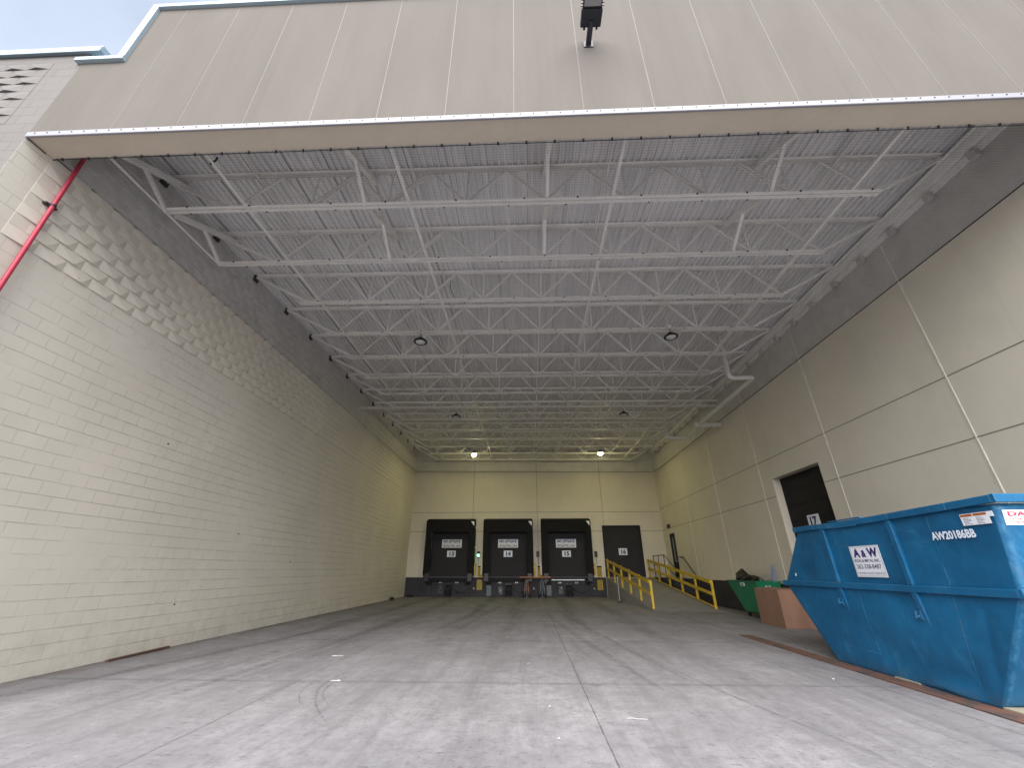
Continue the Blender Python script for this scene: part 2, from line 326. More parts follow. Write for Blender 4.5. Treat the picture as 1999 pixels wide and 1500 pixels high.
# ------------------------------------------------------------------ helpers: meshes
COL = S.collection
def thing(name, label, cat, loc=(0, 0, 0), group=None, rot=None):
    o = bpy.data.objects.new(name, None); COL.objects.link(o); o.location = loc
    o.empty_display_size = 0.2
    if rot: o.rotation_euler = rot
    o['label'] = label; o['category'] = cat
    if group: o['group'] = group
    return o
def wloc(o):
    v = Vector((0, 0, 0))
    while o is not None: v += o.location; o = o.parent
    return v
class MB:
    def __init__(s): s.v = []; s.f = []; s.sm = False
    def add(s, vs, fs):
        k = len(s.v); s.v += [tuple(v) for v in vs]; s.f += [tuple(i + k for i in f) for f in fs]; return s
    def box(s, x0, x1, y0, y1, z0, z1):
        return s.add([(x0, y0, z0), (x1, y0, z0), (x1, y1, z0), (x0, y1, z0), (x0, y0, z1), (x1, y0, z1), (x1, y1, z1), (x0, y1, z1)],
                     [(0, 3, 2, 1), (4, 5, 6, 7), (0, 1, 5, 4), (1, 2, 6, 5), (2, 3, 7, 6), (3, 0, 4, 7)])
    def beam(s, p, q, w, h, up=(0, 0, 1)):
        p = Vector(p); q = Vector(q); d = (q - p).normalized(); up = Vector(up)
        if abs(d.dot(up)) > 0.98: up = Vector((0, 1, 0))
        a = d.cross(up).normalized() * w / 2; b = a.cross(d).normalized() * h / 2
        vs = [p - a - b, p + a - b, p + a + b, p - a + b, q - a - b, q + a - b, q + a + b, q - a + b]
        return s.add(vs, [(0, 1, 2, 3), (7, 6, 5, 4), (0, 4, 5, 1), (1, 5, 6, 2), (2, 6, 7, 3), (3, 7, 4, 0)])
    def tube(s, pts, r, n=10, cap=True):
        pts = [Vector(p) for p in pts]; rings = []
        rr = r if isinstance(r, (list, tuple)) else [r] * len(pts)
        up = None
        for i, p in enumerate(pts):
            d = (pts[min(i + 1, len(pts) - 1)] - pts[max(i - 1, 0)]).normalized()
            if up is None:
                up = Vector((0, 0, 1)) if abs(d.z) < 0.9 else Vector((0, 1, 0))
            a = d.cross(up).normalized(); b = a.cross(d).normalized(); up = b
            rings.append([p + a * math.cos(6.28318 * k / n) * rr[i] + b * math.sin(6.28318 * k / n) * rr[i] for k in range(n)])
        vs = [v for g in rings for v in g]; fs = []
        for i in range(len(pts) - 1):
            for k in range(n):
                fs.append((i * n + k, i * n + (k + 1) % n, (i + 1) * n + (k + 1) % n, (i + 1) * n + k))
        if cap: fs += [tuple(range(n))[::-1], tuple((len(pts) - 1) * n + k for k in range(n))]
        s.add(vs, fs); s.sm = True; return s
    def lathe(s, c, prof, n=24, axis='z'):
        vs = []; fs = []
        for r, z in prof:
            for k in range(n):
                a = 6.28318 * k / n; x, y = r * math.cos(a), r * math.sin(a)
                vs.append((c[0] + x, c[1] + y, c[2] + z) if axis == 'z' else ((c[0] + x, c[1] + z, c[2] + y) if axis == 'y' else (c[0] + z, c[1] + x, c[2] + y)))
        m = len(prof)
        for i in range(m - 1):
            for k in range(n): fs.append((i * n + k, i * n + (k + 1) % n, (i + 1) * n + (k + 1) % n, (i + 1) * n + k))
        fs += [tuple(range(n)), tuple((m - 1) * n + k for k in range(n))]
        s.add(vs, fs); s.sm = True; return s
    def prism(s, poly, axis, a, b):
        """poly of 2D points extruded along axis x / y / z between a and b"""
        n = len(poly)
        def P(u, v, w): return {'x': (w, u, v), 'y': (u, w, v), 'z': (u, v, w)}[axis]
        vs = [P(u, v, a) for u, v in poly] + [P(u, v, b) for u, v in poly]
        fs = [tuple(range(n))[::-1], tuple(range(n, 2 * n))] + [(i, (i + 1) % n, n + (i + 1) % n, n + i) for i in range(n)]
        return s.add(vs, fs)
    def quad(s, a, b, c, d): return s.add([a, b, c, d], [(0, 1, 2, 3)])
    def text(s, body, O, xd, ud, W_, H_, bold=0.0, off=0.0, mirror=False):
        cu = bpy.data.curves.new('t', 'FONT'); cu.body = body; cu.size = 1; cu.offset = bold; cu.resolution_u = 3
        ob = bpy.data.objects.new('t', cu); COL.objects.link(ob)
        dg = bpy.context.evaluated_depsgraph_get(); me = ob.evaluated_get(dg).to_mesh()
        vs = [v.co.copy() for v in me.vertices]; fs = [tuple(p.vertices) for p in me.polygons]
        ob.evaluated_get(dg).to_mesh_clear(); bpy.data.objects.remove(ob); bpy.data.curves.remove(cu)
        x0 = min(v.x for v in vs); x1 = max(v.x for v in vs); y0 = min(v.y for v in vs); y1 = max(v.y for v in vs)
        O = Vector(O); xd = Vector(xd); ud = Vector(ud); nn = xd.cross(ud)
        out = []
        for v in vs:
            u = (v.x - x0) / (x1 - x0); w = (v.y - y0) / (y1 - y0)
            if mirror: u = 1 - u
            out.append(O + xd * (u * W_) + ud * (w * H_) + nn * off)
        return s.add(out, fs)
    def build(s, name, mat, parent=None, label=None, cat=None, kind=None, group=None, bevel=0, smooth=None, local=False, solid=0):
        me = bpy.data.meshes.new(name)
        if parent is not None:
            base = Vector((0, 0, 0)) if local else wloc(parent)
        elif kind == 'structure' or local: base = Vector((0, 0, 0))
        else:
            xs = [v[0] for v in s.v]; ys = [v[1] for v in s.v]; zs = [v[2] for v in s.v]
            base = Vector(((min(xs) + max(xs)) / 2, (min(ys) + max(ys)) / 2, min(zs)))
        me.from_pydata([(v[0] - base.x, v[1] - base.y, v[2] - base.z) for v in s.v], [], s.f)
        bm = bmesh.new(); bm.from_mesh(me)
        if len(bm.faces) < 60000: bmesh.ops.recalc_face_normals(bm, faces=bm.faces)
        bm.to_mesh(me); bm.free(); me.update()
        me.materials.append(M[mat] if isinstance(mat, str) else mat)
        o = bpy.data.objects.new(name, me); COL.objects.link(o)
        if parent is not None: o.parent = parent
        else: o.location = base
        if s.sm if smooth is None else smooth:
            for p in me.polygons: p.use_smooth = True
            md = o.modifiers.new('es', 'EDGE_SPLIT'); md.split_angle = R(40)
        if solid:
            md = o.modifiers.new('so', 'SOLIDIFY'); md.thickness = solid; md.offset = 0
        if bevel:
            md = o.modifiers.new('bv', 'BEVEL'); md.width = bevel; md.segments = 2; md.limit_method = 'ANGLE'
        if label: o['label'] = label
        if cat: o['category'] = cat
        if kind: o['kind'] = kind
        if group: o['group'] = group
        return o
def copy_tree(o, parent=None):
    c = o.copy(); COL.objects.link(c)
    if parent is not None: c.parent = parent
    for ch in list(o.children): copy_tree(ch, c)
    return c
def B(*a): return MB().box(*a)

XL, XR, YB, YF = -8.46, 9.4, 30.3, 4.17
CH = 0.2362          # block course height
ZS = 28 * CH         # where the faceted courses begin (6.61)

# ------------------------------------------------------------------ ground
g = MB()
g.quad((-150, -200, 0), (150, -200, 0), (150, 200, 0), (-150, 200, 0))
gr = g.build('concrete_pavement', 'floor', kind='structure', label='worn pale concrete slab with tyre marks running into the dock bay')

# tyre skid arcs: thin rubber smears lying on the slab
def arc_marks(pts, w, name='tyre_mark'):
    m = MB(); vs = []; n = len(pts)
    for i, p in enumerate(pts):
        a = Vector(pts[max(0, i - 1)]); b = Vector(pts[min(n - 1, i + 1)]); d = (b - a).normalized(); q = Vector((-d.y, d.x)) * w / 2 * (0.35 + 0.65 * math.sin(math.pi * i / (n - 1)))
        vs += [(p[0] - q.x, p[1] - q.y, 0.004), (p[0] + q.x, p[1] + q.y, 0.004)]
    m.add(vs, [(2 * i, 2 * i + 1, 2 * i + 3, 2 * i + 2) for i in range(n - 1)])
    return m
def skid_mat():
    t = NT('rubber_smear'); n = t.noise(t.map(t.pos, scale=(3, 3, 1)), 4, 5, 0.75)
    t.put(t.b.inputs['Alpha'], t.rng(n, 0.40, 0.72, 0.0, 0.42))
    return t.out((0.09, 0.088, 0.095), 0.8)
M['skid'] = skid_mat()
def bez(p0, p1, p2, n=14): return [((1 - t) ** 2 * p0[0] + 2 * t * (1 - t) * p1[0] + t * t * p2[0], (1 - t) ** 2 * p0[1] + 2 * t * (1 - t) * p1[1] + t * t * p2[1]) for t in [i / (n - 1) for i in range(n)]]
for i, (a, b, c, w) in enumerate([((-3.2, 8.6), (-3.6, 7.4), (-2.4, 5.9), 0.05), ((-3.05, 8.6), (-3.42, 7.4), (-2.7, 6.6), 0.04), ((-3.35, 8.4), (-3.75, 7.4), (-3.0, 6.5), 0.04),
        ((-7.25, 12.6), (-7.4, 15.5), (-5.6, 17.5), 0.05), ((-2.9, 13.2), (-2.6, 16), (-2.2, 21), 0.30), ((-2.2, 14.0), (-1.9, 17), (-1.7, 21.5), 0.28), ((2.0, 7.5), (1.2, 13), (0.6, 20), 0.22), ((2.6, 8.0), (1.9, 13), (1.3, 20), 0.16),
        ((3.4, 5.2), (2.6, 8.0), (2.4, 10.5), 0.07), ((-5.2, 7.0), (-4.9, 12.5), (-4.4, 20), 0.35), ((-8.0, 5.4), (-6.6, 10.0), (-5.9, 17), 0.30), ((-1.6, 20.0), (-1.5, 22.0), (-1.4, 24.0), 0.3), ((-2.35, 20.0), (-2.3, 22.0), (-2.25, 24.0), 0.3)]):
    arc_marks(bez(a, b, c), w).build('tyre_mark', 'skid', gr)

# ------------------------------------------------------------------ left building: block wall
lw = thing('masonry_wall', 'painted cream concrete block wall with faceted upper courses along the left of the bay', 'wall', (XL, 17, 0))
m = MB(); m.box(XL - 0.3, XL, YF + 0.301, YB + 0.3, 0, ZS); m.box(XL - 0.0019, XL, YF - 0.012, YF + 0.301, 0, 8.35); m.build('smooth_block_course', 'cmu', lw)
# street front of the left building (faces the camera)
FZ = 8.41 - 0.0
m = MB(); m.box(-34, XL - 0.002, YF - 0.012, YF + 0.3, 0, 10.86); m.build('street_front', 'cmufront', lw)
m = MB(); m.box(XL - 0.3, XL, YF + 0.301, YB + 0.3, ZS, 10.86)
m.build('upper_backing', 'cmu', lw)
def facets(mb, u0, u1, z0, z1, to, depth, stag0=0, skew=0.5):
    """courses of blocks whose bottom middle point stands proud"""
    r = 0; z = z0; e = 0.0018
    while z < z1 - 0.01:
        zt = min(z + CH, z1); u = u0 - (0.2362 if (r + stag0) % 2 else 0.0)
        while u < u1 - 0.01:
            a = max(u, u0) + e; b = min(u + 0.4724, u1) - e
            if b - a > 0.3:
                mid = a + (b - a) * skew; f = random.uniform(0.85, 1.12) * depth
                vs = [to(a, zt - e, 0.004), to(b, zt - e, 0.004), to(a, z + e, 0.004), to(b, z + e, 0.004), to(mid, z + e, f), to(mid, z + e, 0.0), to(a, z + e, 0), to(b, z + e, 0), to(a, zt - e, 0), to(b, zt - e, 0)]
                mb.add(vs, [(0, 2, 4), (0, 4, 1), (1, 4, 3), (2, 6, 5, 4), (4, 5, 7, 3), (0, 8, 6, 2), (1, 3, 7, 9), (8, 0, 1, 9)])
            elif b - a > 0.02:
                vs = [to(a, zt - e, .004), to(b, zt - e, .004), to(b, z + e, .004), to(a, z + e, .004), to(a, zt - e, 0), to(b, zt - e, 0), to(b, z + e, 0), to(a, z + e, 0)]
                mb.add(vs, [(0, 1, 2, 3), (0, 4, 5, 1), (2, 6, 7, 3), (0, 3, 7, 4), (1, 5, 6, 2)])
            u += 0.4724
        z += CH; r += 1
m = MB(); facets(m, YF + 0.40, YB, ZS, ZS + 15 * CH, lambda u, z, d: (XL + d, u, z), 0.040, 0, 0.66)
m.build('faceted_course', 'scallop', lw, smooth=False)
m = MB(); facets(m, 0.60, 12.0, 8.75, 10.60, lambda u, z, d: (XL - u, YF - 0.012 - d, z), 0.045, 1)
m.build('faceted_front_course', 'scallopfront', lw, smooth=False)
for yy, zz in ((8.9, 4.35), (12.2, 2.6), (15.3, 1.9), (10.6, 0.9), (19.0, 2.9)):
    m = MB(); m.lathe((XL + 0.0015, yy, zz), [(0.018, 0.0), (0.018, 0.012), (0.008, 0.02)], 8, 'x'); m.build('wall_anchor', 'bolt', lw)
m = MB(); m.box(-34, -8.20, YF - 0.07, YF + 0.42, 10.88, 11.03); m.box(-34, -8.20, YF - 0.085, YF - 0.07, 10.84, 11.0)
m.build('coping', 'coping', lw, bevel=0.008)

# ------------------------------------------------------------------ fascia over the opening
fa = thing('fascia_wall', 'textured beige fascia spanning the open front of the dock bay', 'fascia', (0, YF, 8.38))
poly = [(XL + 0.002, 8.40), (26, 8.40), (26, 12.42), (-7.66, 12.42), (-7.66, 10.52), (XL + 0.002, 10.52)]
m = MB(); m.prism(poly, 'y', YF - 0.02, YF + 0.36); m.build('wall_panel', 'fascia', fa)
m = MB(); m.box(XL + 0.01, 26, YF - 0.015, YF + 0.40, 8.375, 8.397); m.build('soffit', 'soffit', fa)
m = MB(); m.box(XL + 0.0, 26, YF - 0.034, YF - 0.022, 8.36, 8.465); m.box(XL, 26, YF - 0.030, YF + 0.0, 8.352, 8.372); m.build('drip_flange', 'flange', fa)
m = MB()
for k in range(160):
    x = XL + 0.15 + k * 0.218; m.lathe((x, YF - 0.036, 8.425), [(0.011, -0.006), (0.011, 0.003)], 6, 'y')
m.build('flange_screw', 'bolt', fa)
for k in range(-6, 20):
    x = -0.13 + 1.146 * k; zt = 10.5 if x < -7.7 else 12.4
    B(x - 0.006, x + 0.006, YF - 0.0225, YF - 0.015, 8.468, zt).build('panel_seam', 'seam', fa)
m = MB()
m.box(-7.74, 26, YF - 0.09, YF + 0.45, 12.42, 12.53); m.box(-7.745, -7.60, YF - 0.085, YF + 0.44, 10.62, 12.42)
m.box(XL - 0.10, -7.60, YF - 0.095, YF + 0.455, 10.52, 10.62)
m.build('coping', 'coping', fa, bevel=0.006)
m = MB()
for k in range(37):
    x = XL + 0.2 + k * 0.49; m.tube([(x, YF + 0.395, 8.37), (x, YF + 0.41, 8.33)], 0.018, 6)
m.tube([(XL, YF + 0.41, 8.36), (XR, YF + 0.41, 8.33)], 0.008, 6)
m.build('net_hook', 'bolt', fa)

# ------------------------------------------------------------------ right wall
rw = thing('panel_wall', 'beige precast panel wall with pale joints down the right side of the bay', 'wall', (XR, 17, 0))
DY0, DY1, DZ0, DZ1 = 13.3, 16.0, 1.2, 4.82
MY0, MY1, MZ0, MZ1 = 28.05, 29.05, 1.2, 3.83
m = MB()
# wall built as butted blocks around the two openings
for (y0, y1, z0, z1) in [(YF + 0.36, DY0, 0, 10.6), (DY0, DY1, DZ1, 10.6), (DY0, DY1, 0, DZ0), (DY1, MY0, 0, 10.6), (MY0, MY1, MZ1, 10.6), (MY0, MY1, 0, MZ0), (MY1, YB + 0.3, 0, 10.6)]:
    m.box(XR, XR + 0.32, y0, y1, z0, z1)
bm_ = m.build('wall_panel', 'panel', rw)
VJ = [8.5 + 4.13 * k for k in range(6)]
for y in VJ:
    if y < YB: B(XR - 0.010, XR - 0.001, y - 0.016, y + 0.016, 1.182, 9.4).build('vertical_joint', 'seam_wall', rw)
for z in (5.58, 4.17):
    segs = [(4.6, YB)] if z > DZ1 else [(4.6, DY0 - 0.01), (DY1 + 0.01, YB)]
    m = MB()
    for a, b in segs:
        cuts = [a] + [y for y in VJ if a < y < b] + [b]
        for p, q in zip(cuts, cuts[1:]):
            m.box(XR - 0.004, XR - 0.0005, p + 0.02, q - 0.02, z - 0.011, z + 0.011)
    m.build('horizontal_joint', 'groove', rw)
m = MB()
for y0, y1 in ((DY1 + 0.0, MY0), (MY1, YB), (4.6, DY0)): m.box(XR - 0.013, XR - 0.0006, y0, y1, 0.0, 1.18)
m.build('dado_band', 'greyband', rw)
# front return of the building to the right of the opening
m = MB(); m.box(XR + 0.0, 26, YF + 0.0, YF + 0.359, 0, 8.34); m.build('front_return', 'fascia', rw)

# ------------------------------------------------------------------ back wall
bw = thing('dock_wall', 'beige panel wall with a dark grey base at the far end of the bay', 'wall', (0, YB, 0))
docks = [-5.47, -1.43, 2.60]
DW = 1.40
m = MB()
xs = [XL] + [v for d in docks for v in (d - DW, d + DW)] + [5.17, 7.85, XR]
for i in range(0, len(xs), 2): m.box(xs[i], xs[i + 1], YB, YB + 0.3, 0, 10.6)
for d in docks: m.box(d - DW, d + DW, YB, YB + 0.3, 4.15, 10.6); m.box(d - DW, d + DW, YB, YB + 0.3, 0, 1.18)
m.box(5.17, 7.85, YB, YB + 0.3, 4.5, 10.6); m.box(5.17, 7.85, YB, YB + 0.3, 0, 1.18)
m.build('wall_panel', 'panel', bw)
m = MB()
for z in (5.42, 4.12):
    c = [XL + 0.01, -4.0, 0.65, 5.31, XR - 0.02]
    for a, b in zip(c, c[1:]):
        if z > 5: m.box(a + 0.02, b - 0.02, YB - 0.004, YB - 0.0005, z - 0.014, z + 0.014)
for a, b in ((XL + .01, docks[0] - 1.74), (docks[0] + 1.74, docks[1] - 1.74), (docks[1] + 1.74, docks[2] - 1.74), (docks[2] + 1.74, 5.16), (7.86, XR - .02)):
    m.box(a, b, YB - 0.004, YB - 0.0005, 4.106, 4.134)
m.build('horizontal_joint', 'groove', bw)
for x in (-4.0, 0.65, 5.31):
    z0 = 4.52 if x > 5 else 1.19
    B(x - 0.012, x + 0.012, YB - 0.006, YB - 0.001, z0, 10.0).build('vertical_joint', 'groove' if x > 9 else 'seam', bw)
m = MB(); m.box(XL + 0.02, 5.16, YB - 0.016, YB - 0.0006, 0, 1.179); m.build('dado_band', 'greyband', bw)

# ------------------------------------------------------------------ roof
TILT = 0.0085
RZ = 10.0
roof = thing('roof_deck', 'white painted ribbed steel roof deck over the whole bay', 'roof', (0, 17, RZ), rot=(0, TILT, 0))
prof = []; x = XL
while x < XR:
    prof += [(x, 0.0), (x + 0.042, 0.0), (x + 0.050, 0.068), (x + 0.144, 0.068)]
    x += 0.152
prof.append((XR, 0.0))
m = MB(); y0, y1 = YF + 0.37 - 17, YB - 17; vs = []
for (a, z) in prof: vs += [(a, y0, z), (a, y1, z)]
m.add(vs, [(2 * i, 2 * i + 1, 2 * i + 3, 2 * i + 2) for i in range(len(prof) - 1)])
m.build('deck_sheet', 'deck', roof, smooth=False, local=True)
m = MB(); m.box(XL - 0.25, XR + 0.3, YF + 0.365 - 17, YB + 0.25 - 17, 0.085, 0.28); m.build('roof_membrane', 'gravel', roof, local=True)

ORD = ['first', 'second', 'third', 'fourth', 'fifth', 'sixth', 'seventh', 'eighth', 'ninth', 'tenth', 'eleventh', 'twelfth', 'thirteenth', 'fourteenth']
BN = [-6.42 + 1.73 * k for k in range(9)]
TN = [b + 0.865 for b in BN[:-1]]
zt, zb = -0.07, -1.08       # relative to RZ
def chord(mb, x0, x1, z, w, leg, gap, up):
    t = 0.010
    for sgn in (-1, 1):
        a = sgn * gap / 2; b = sgn * (gap / 2 + w); lo, hi = min(a, b), max(a, b)
        if up: mb.box(x0, x1, lo, hi, z, z + t); mb.box(x0, x1, min(a, a + sgn * t), max(a, a + sgn * t), z + t, z + leg)
        else: mb.box(x0, x1, lo, hi, z - t, z); mb.box(x0, x1, min(a, a + sgn * t), max(a, a + sgn * t), z - leg, z - t)
def make_joist():
    t = thing('roof_joist', '', 'joist', (0, 0, RZ), 'open web roof joists', rot=(0, TILT, 0))
    m = MB(); chord(m, XL + 0.02, XR - 0.16, -0.001, 0.072, 0.09, 0.03, False); m.build('top_chord', 'steel', t, local=True)
    for i, b in enumerate(BN):
        if 0 < i < 8: MB().beam((b, 0, zt), (b, 0, zb + 0.03), 0.034, 0.034).build('web_vertical', 'steel', t, local=True)
    for i, u in enumerate(TN):
        w = 0.045 if 1 < i < 6 else 0.06
        for s_, b in ((-1, BN[i]), (1, BN[i + 1])):
            wide = 0.042
            if (i in (1, 2) and s_ < 0) or (i in (5, 6) and s_ > 0): wide = w * 1.3
            mm = MB()
            if wide > 0.05:
                for dy in (-0.03, 0.03): mm.beam((u, dy, zt), (b, dy, zb + 0.03), 0.026, 0.05)
                mm.box((u + b) / 2 - .02, (u + b) / 2 + .02, -0.035, 0.035, (zt + zb) / 2 - 0.03, (zt + zb) / 2 + 0.02)
            else: mm.beam((u, 0, zt), (b, 0, zb + 0.03), wide, wide)
            mm.build('web_diagonal', 'steel', t, local=True)
    MB().beam((XL + 0.03, 0, -0.06), (BN[0] - 0.12, 0, zb + 0.03), 0.085, 0.07).build('end_diagonal', 'steel', t, local=True)
    MB().beam((XR - 0.2, 0, -0.06), (BN[8] + 0.05, 0, zb + 0.03), 0.085, 0.07).build('end_diagonal', 'steel', t, local=True)
    mm = MB(); mm.box(XL + 0.012, XL + 0.07, -0.09, 0.09, -0.22, -0.02); mm.build('bearing_pocket', 'bolt', t, local=True)
    return t
def lower(t, x0, x1, clips=True):
    m = MB(); chord(m, x0, x1, zb, 0.080, 0.075, 0.022, True); m.build('bottom_chord', 'steel', t, local=True)
    if clips:
        x = x0 + 0.6; global CLIP
        while x < x1 - 0.3:
            for sy in (-0.093, 0.093):
                xx = x + random.uniform(-0.2, 0.2)
                if CLIP is None: CLIP = MB().box(-0.016, 0.016, -0.012, 0.012, -0.014, 0.014).build('net_clip', 'bolt', t, local=True); c = CLIP
                else: c = CLIP.copy(); COL.objects.link(c); c.parent = t
                c.location = (xx, sy, zb)
            x += random.uniform(1.0, 1.6)
CLIP = None
proto = make_joist()
JY = [6.3 + 1.75 * k for k in range(14)]
for k, y in enumerate(JY):
    t = proto if k == 0 else None
    if t is None:
        t = proto.copy(); COL.objects.link(t)
        for ch in list(proto.children):
            if ch.name.startswith(('bottom_chord', 'net_clip')): continue
            c = ch.copy(); COL.objects.link(c); c.parent = t
    t.location = (0, y, RZ)
    t['label'] = 'white open web roof joist, %s back from the open front' % ORD[k] if k < 13 else 'white open web roof joist nearest the far dock wall, hardest to see'
    lower(t, *((-8.07, 7.5) if k < 2 else ((-8.42, 9.2) if k == 7 else (-6.78, 7.5))), clips=k < 7)

# bridging bars
for i, (x, y0, y1, z, lab) in enumerate([(-8.05, 4.6, 8.1, 8.97, 'short white bridging bar near the faceted left wall'), (-6.13, 4.6, 29.6, 8.97, 'long white bridging bar, leftmost of those running the bay length'),
        (-2.5, 4.6, 29.6, 8.95, 'long white bridging bar, second from the left wall'), (1.92, 4.6, 29.6, 8.93, 'long white bridging bar running right of the bay centre'), (6.9, 4.6, 29.6, 8.88, 'long white bridging bar nearest the right wall')]):
    m = MB(); m.beam((x, y0, z), (x, y1, z), 0.062, 0.006); m.beam((x - 0.031, y0, z + 0.03), (x - 0.031, y1, z + 0.03), 0.006, 0.06)
    m.build('bridging_bar', 'steel', label=lab, cat='steel bar', group='joist bridging bars')
for i, x in enumerate((-6.13, -2.5, 1.92, 6.9)):
    z = 9.9 - TILT * x
    MB().beam((x, 4.6, z - .03), (x, 29.6, z - .03), 0.035, 0.035).build('upper_bridging_bar', 'steel', label='thin upper bridging bar under the roof deck, %s from the left' % ORD[i], cat='steel bar', group='upper bridging bars')
# raking braces between fascia and the first joists
KX = [(-8.0, 'beside the left wall'), (-3.47, 'left of the bay centre'), (0.52, 'at the bay centre'), (5.25, 'in the right half of the bay')]
for row, dy in ((0, 0.0), (1, 1.75)):
    for x, w in KX:
        z0 = 8.45 if False else 9.1
        t = thing('raking_brace', 'white raking roof brace %s at the %s joist' % (w, ORD[row]), 'brace', (x, 6.3 + dy, 8.92), 'raking roof braces')
        p0 = (x, 4.75 + dy, 9.02 + 0.05 * row); p1 = (x, 6.52 + dy, 9.95)
        MB().beam(p0, p1, 0.11, 0.11).build('raking_strut', 'steel', t)
        MB().beam((x, 5.5 + dy, 9.42), (x, 6.28 + dy, 8.94), 0.075, 0.06).build('kicker', 'steel', t)

# ledger along right wall with little brackets
lg = thing('roof_ledger', 'painted steel ledger beam with stub brackets high on the right wall', 'beam', (XR - 0.1, 17, 9.5))
m = MB(); m.box(XR - 0.16, XR - 0.002, 4.6, YB - 0.01, 9.62, 9.80); m.box(XR - 0.26, XR - 0.162, 4.6, YB - 0.01, 9.80, 9.815)
m.build('ledger_channel', 'steel', lg, bevel=0.004)
m = MB(); m.box(XR - 0.05, XR - 0.003, 4.6, YB - 0.01, 9.46, 9.60); m.build('ledger_plate', 'steel', lg)
y = 5.92
while y < 29:
    B(XR - 0.17, XR - 0.055, y - 0.08, y + 0.08, 9.34, 9.50).build('stub_bracket', 'panel', lg); y += 1.045
# sprinkler main
MB().tube([(-7.5, 18.4, 9.24), (9.2, 18.4, 9.08)], 0.045, 10).build('sprinkler_main', 'steel', label='thin white sprinkler pipe crossing the bay just above the joist bottoms', cat='pipe')

for x0_, z_, lab in ((-3.62, 9.86, 'thin grey conduit running the bay length over the left lamps'), (4.62, 9.80, 'thin grey conduit running the bay length over the right lamps')):
    m = MB(); m.tube([(x0_, 5.0, z_), (x0_, 26.2, z_)], 0.014, 6)
    for yy in (11.4, 18.65, 25.8): m.box(x0_ - 0.05, x0_ + 0.05, yy - 0.05, yy + 0.05, z_ - 0.03, z_ + 0.03)
    m.build('electrical_conduit', 'steel', label=lab, cat='conduit')
m = MB(); m.tube([(-2.3, 10.0, 9.93), (-2.28, 9.95, 9.5), (-2.15, 9.9, 9.2), (-2.05, 10.0, 9.0)], 0.009, 5); m.build('loose_cable', 'bolt', label='short dark cable end dangling from the roof deck left of centre', cat='cable')
m = MB(); m.tube([(-6.75, 5.75, 9.95), (-6.73, 5.72, 9.80), (-6.80, 5.70, 9.72), (-6.77, 5.70, 9.66)], 0.02, 6); m.build('deck_hook', 'bolt', label='small dark hook hanging from the deck near the front left corner', cat='hook')
# bird net: twine in both directions, a real woven sheet of thin cord
def nz(x): return 8.345 - 0.0105 * x
netm = MB(); NX0, NX1, NY0, NY1 = XL + 0.005, XR - 0.005, YF + 0.41, YB - 0.01
step, th = 0.05, 0.0013
y = NY0
while y < NY1:
    for_a = (NX0, y, nz(NX0)); for_b = (NX1, y, nz(NX1)); netm.beam(for_a, for_b, th, th); y += step
x = NX0
while x < NX1:
    netm.beam((x, NY0, nz(x) + 0.003), (x, NY1, nz(x) + 0.003), th, th); x += step
netm.tube([(NX0, NY0, nz(NX0)), (NX0, NY1, nz(NX0))], 0.012, 5); netm.tube([(NX1, NY0, nz(NX1)), (NX1, NY1, nz(NX1))], 0.012, 5)
netm.tube([(NX0, NY1, nz(NX0)), (NX1, NY1, nz(NX1))], 0.012, 5)
netm.sm = False
netm.build('bird_netting', 'net', label='fine black bird netting stretched flat below the roof joists', cat='netting')

# ------------------------------------------------------------------ high bay lamps
def lamp(x, y, lit, label):
    t = thing('high_bay_lamp', label, 'lamp', (x, y, 8.55), 'round high bay lamps')
    c = (x, y, 8.55)
    MB().lathe(c, [(0.07, 0.17), (0.085, 0.16), (0.09, 0.08), (0.20, 0.06), (0.225, 0.03), (0.225, 0.0), (0.165, -0.004), (0.16, 0.012), (0.10, 0.012)], 28).build('housing', 'lampblack', t)
    MB().lathe(c, [(0.150, 0.008), (0.148, -0.03), (0.125, -0.08), (0.08, -0.115), (0.03, -0.13), (0.005, -0.132)] if lit else [(0.158, 0.008), (0.15, -0.012), (0.11, -0.035), (0.05, -0.048), (0.01, -0.05)], 28).build('lens', 'lit' if lit else 'lens', t)
    m = MB(); m.tube([(x, y, 8.71), (x, y, 8.80), (x + 0.02, y, 8.85)], 0.012, 6); m.build('hook', 'bolt', t)
    m = MB(); m.tube([(x + 0.03, y, 8.7), (x + 0.10, y - 0.02, 8.84), (x - 0.02, y + 0.02, 8.95), (x - 0.12, y - 0.1, 9.4), (x - 0.2, y - 0.15, 9.9)], 0.008, 6)
    m.box(x - 0.05, x + 0.05, y - 0.03, y + 0.03, 8.90, 8.99); m.build('power_cord', 'steel', t)
for y, lit, w in ((11.5, 0, 'front'), (18.75, 0, 'middle'), (25.9, 1, 'rear')):
    for x, s_ in ((-3.5, 'left'), (4.75, 'right')):
        lamp(x, y, lit, ('glowing yellowish round lamp, %s one of the lit pair near the dock wall' if lit else 'unlit black ringed round lamp, %s one of the ' + w + ' pair') % s_)

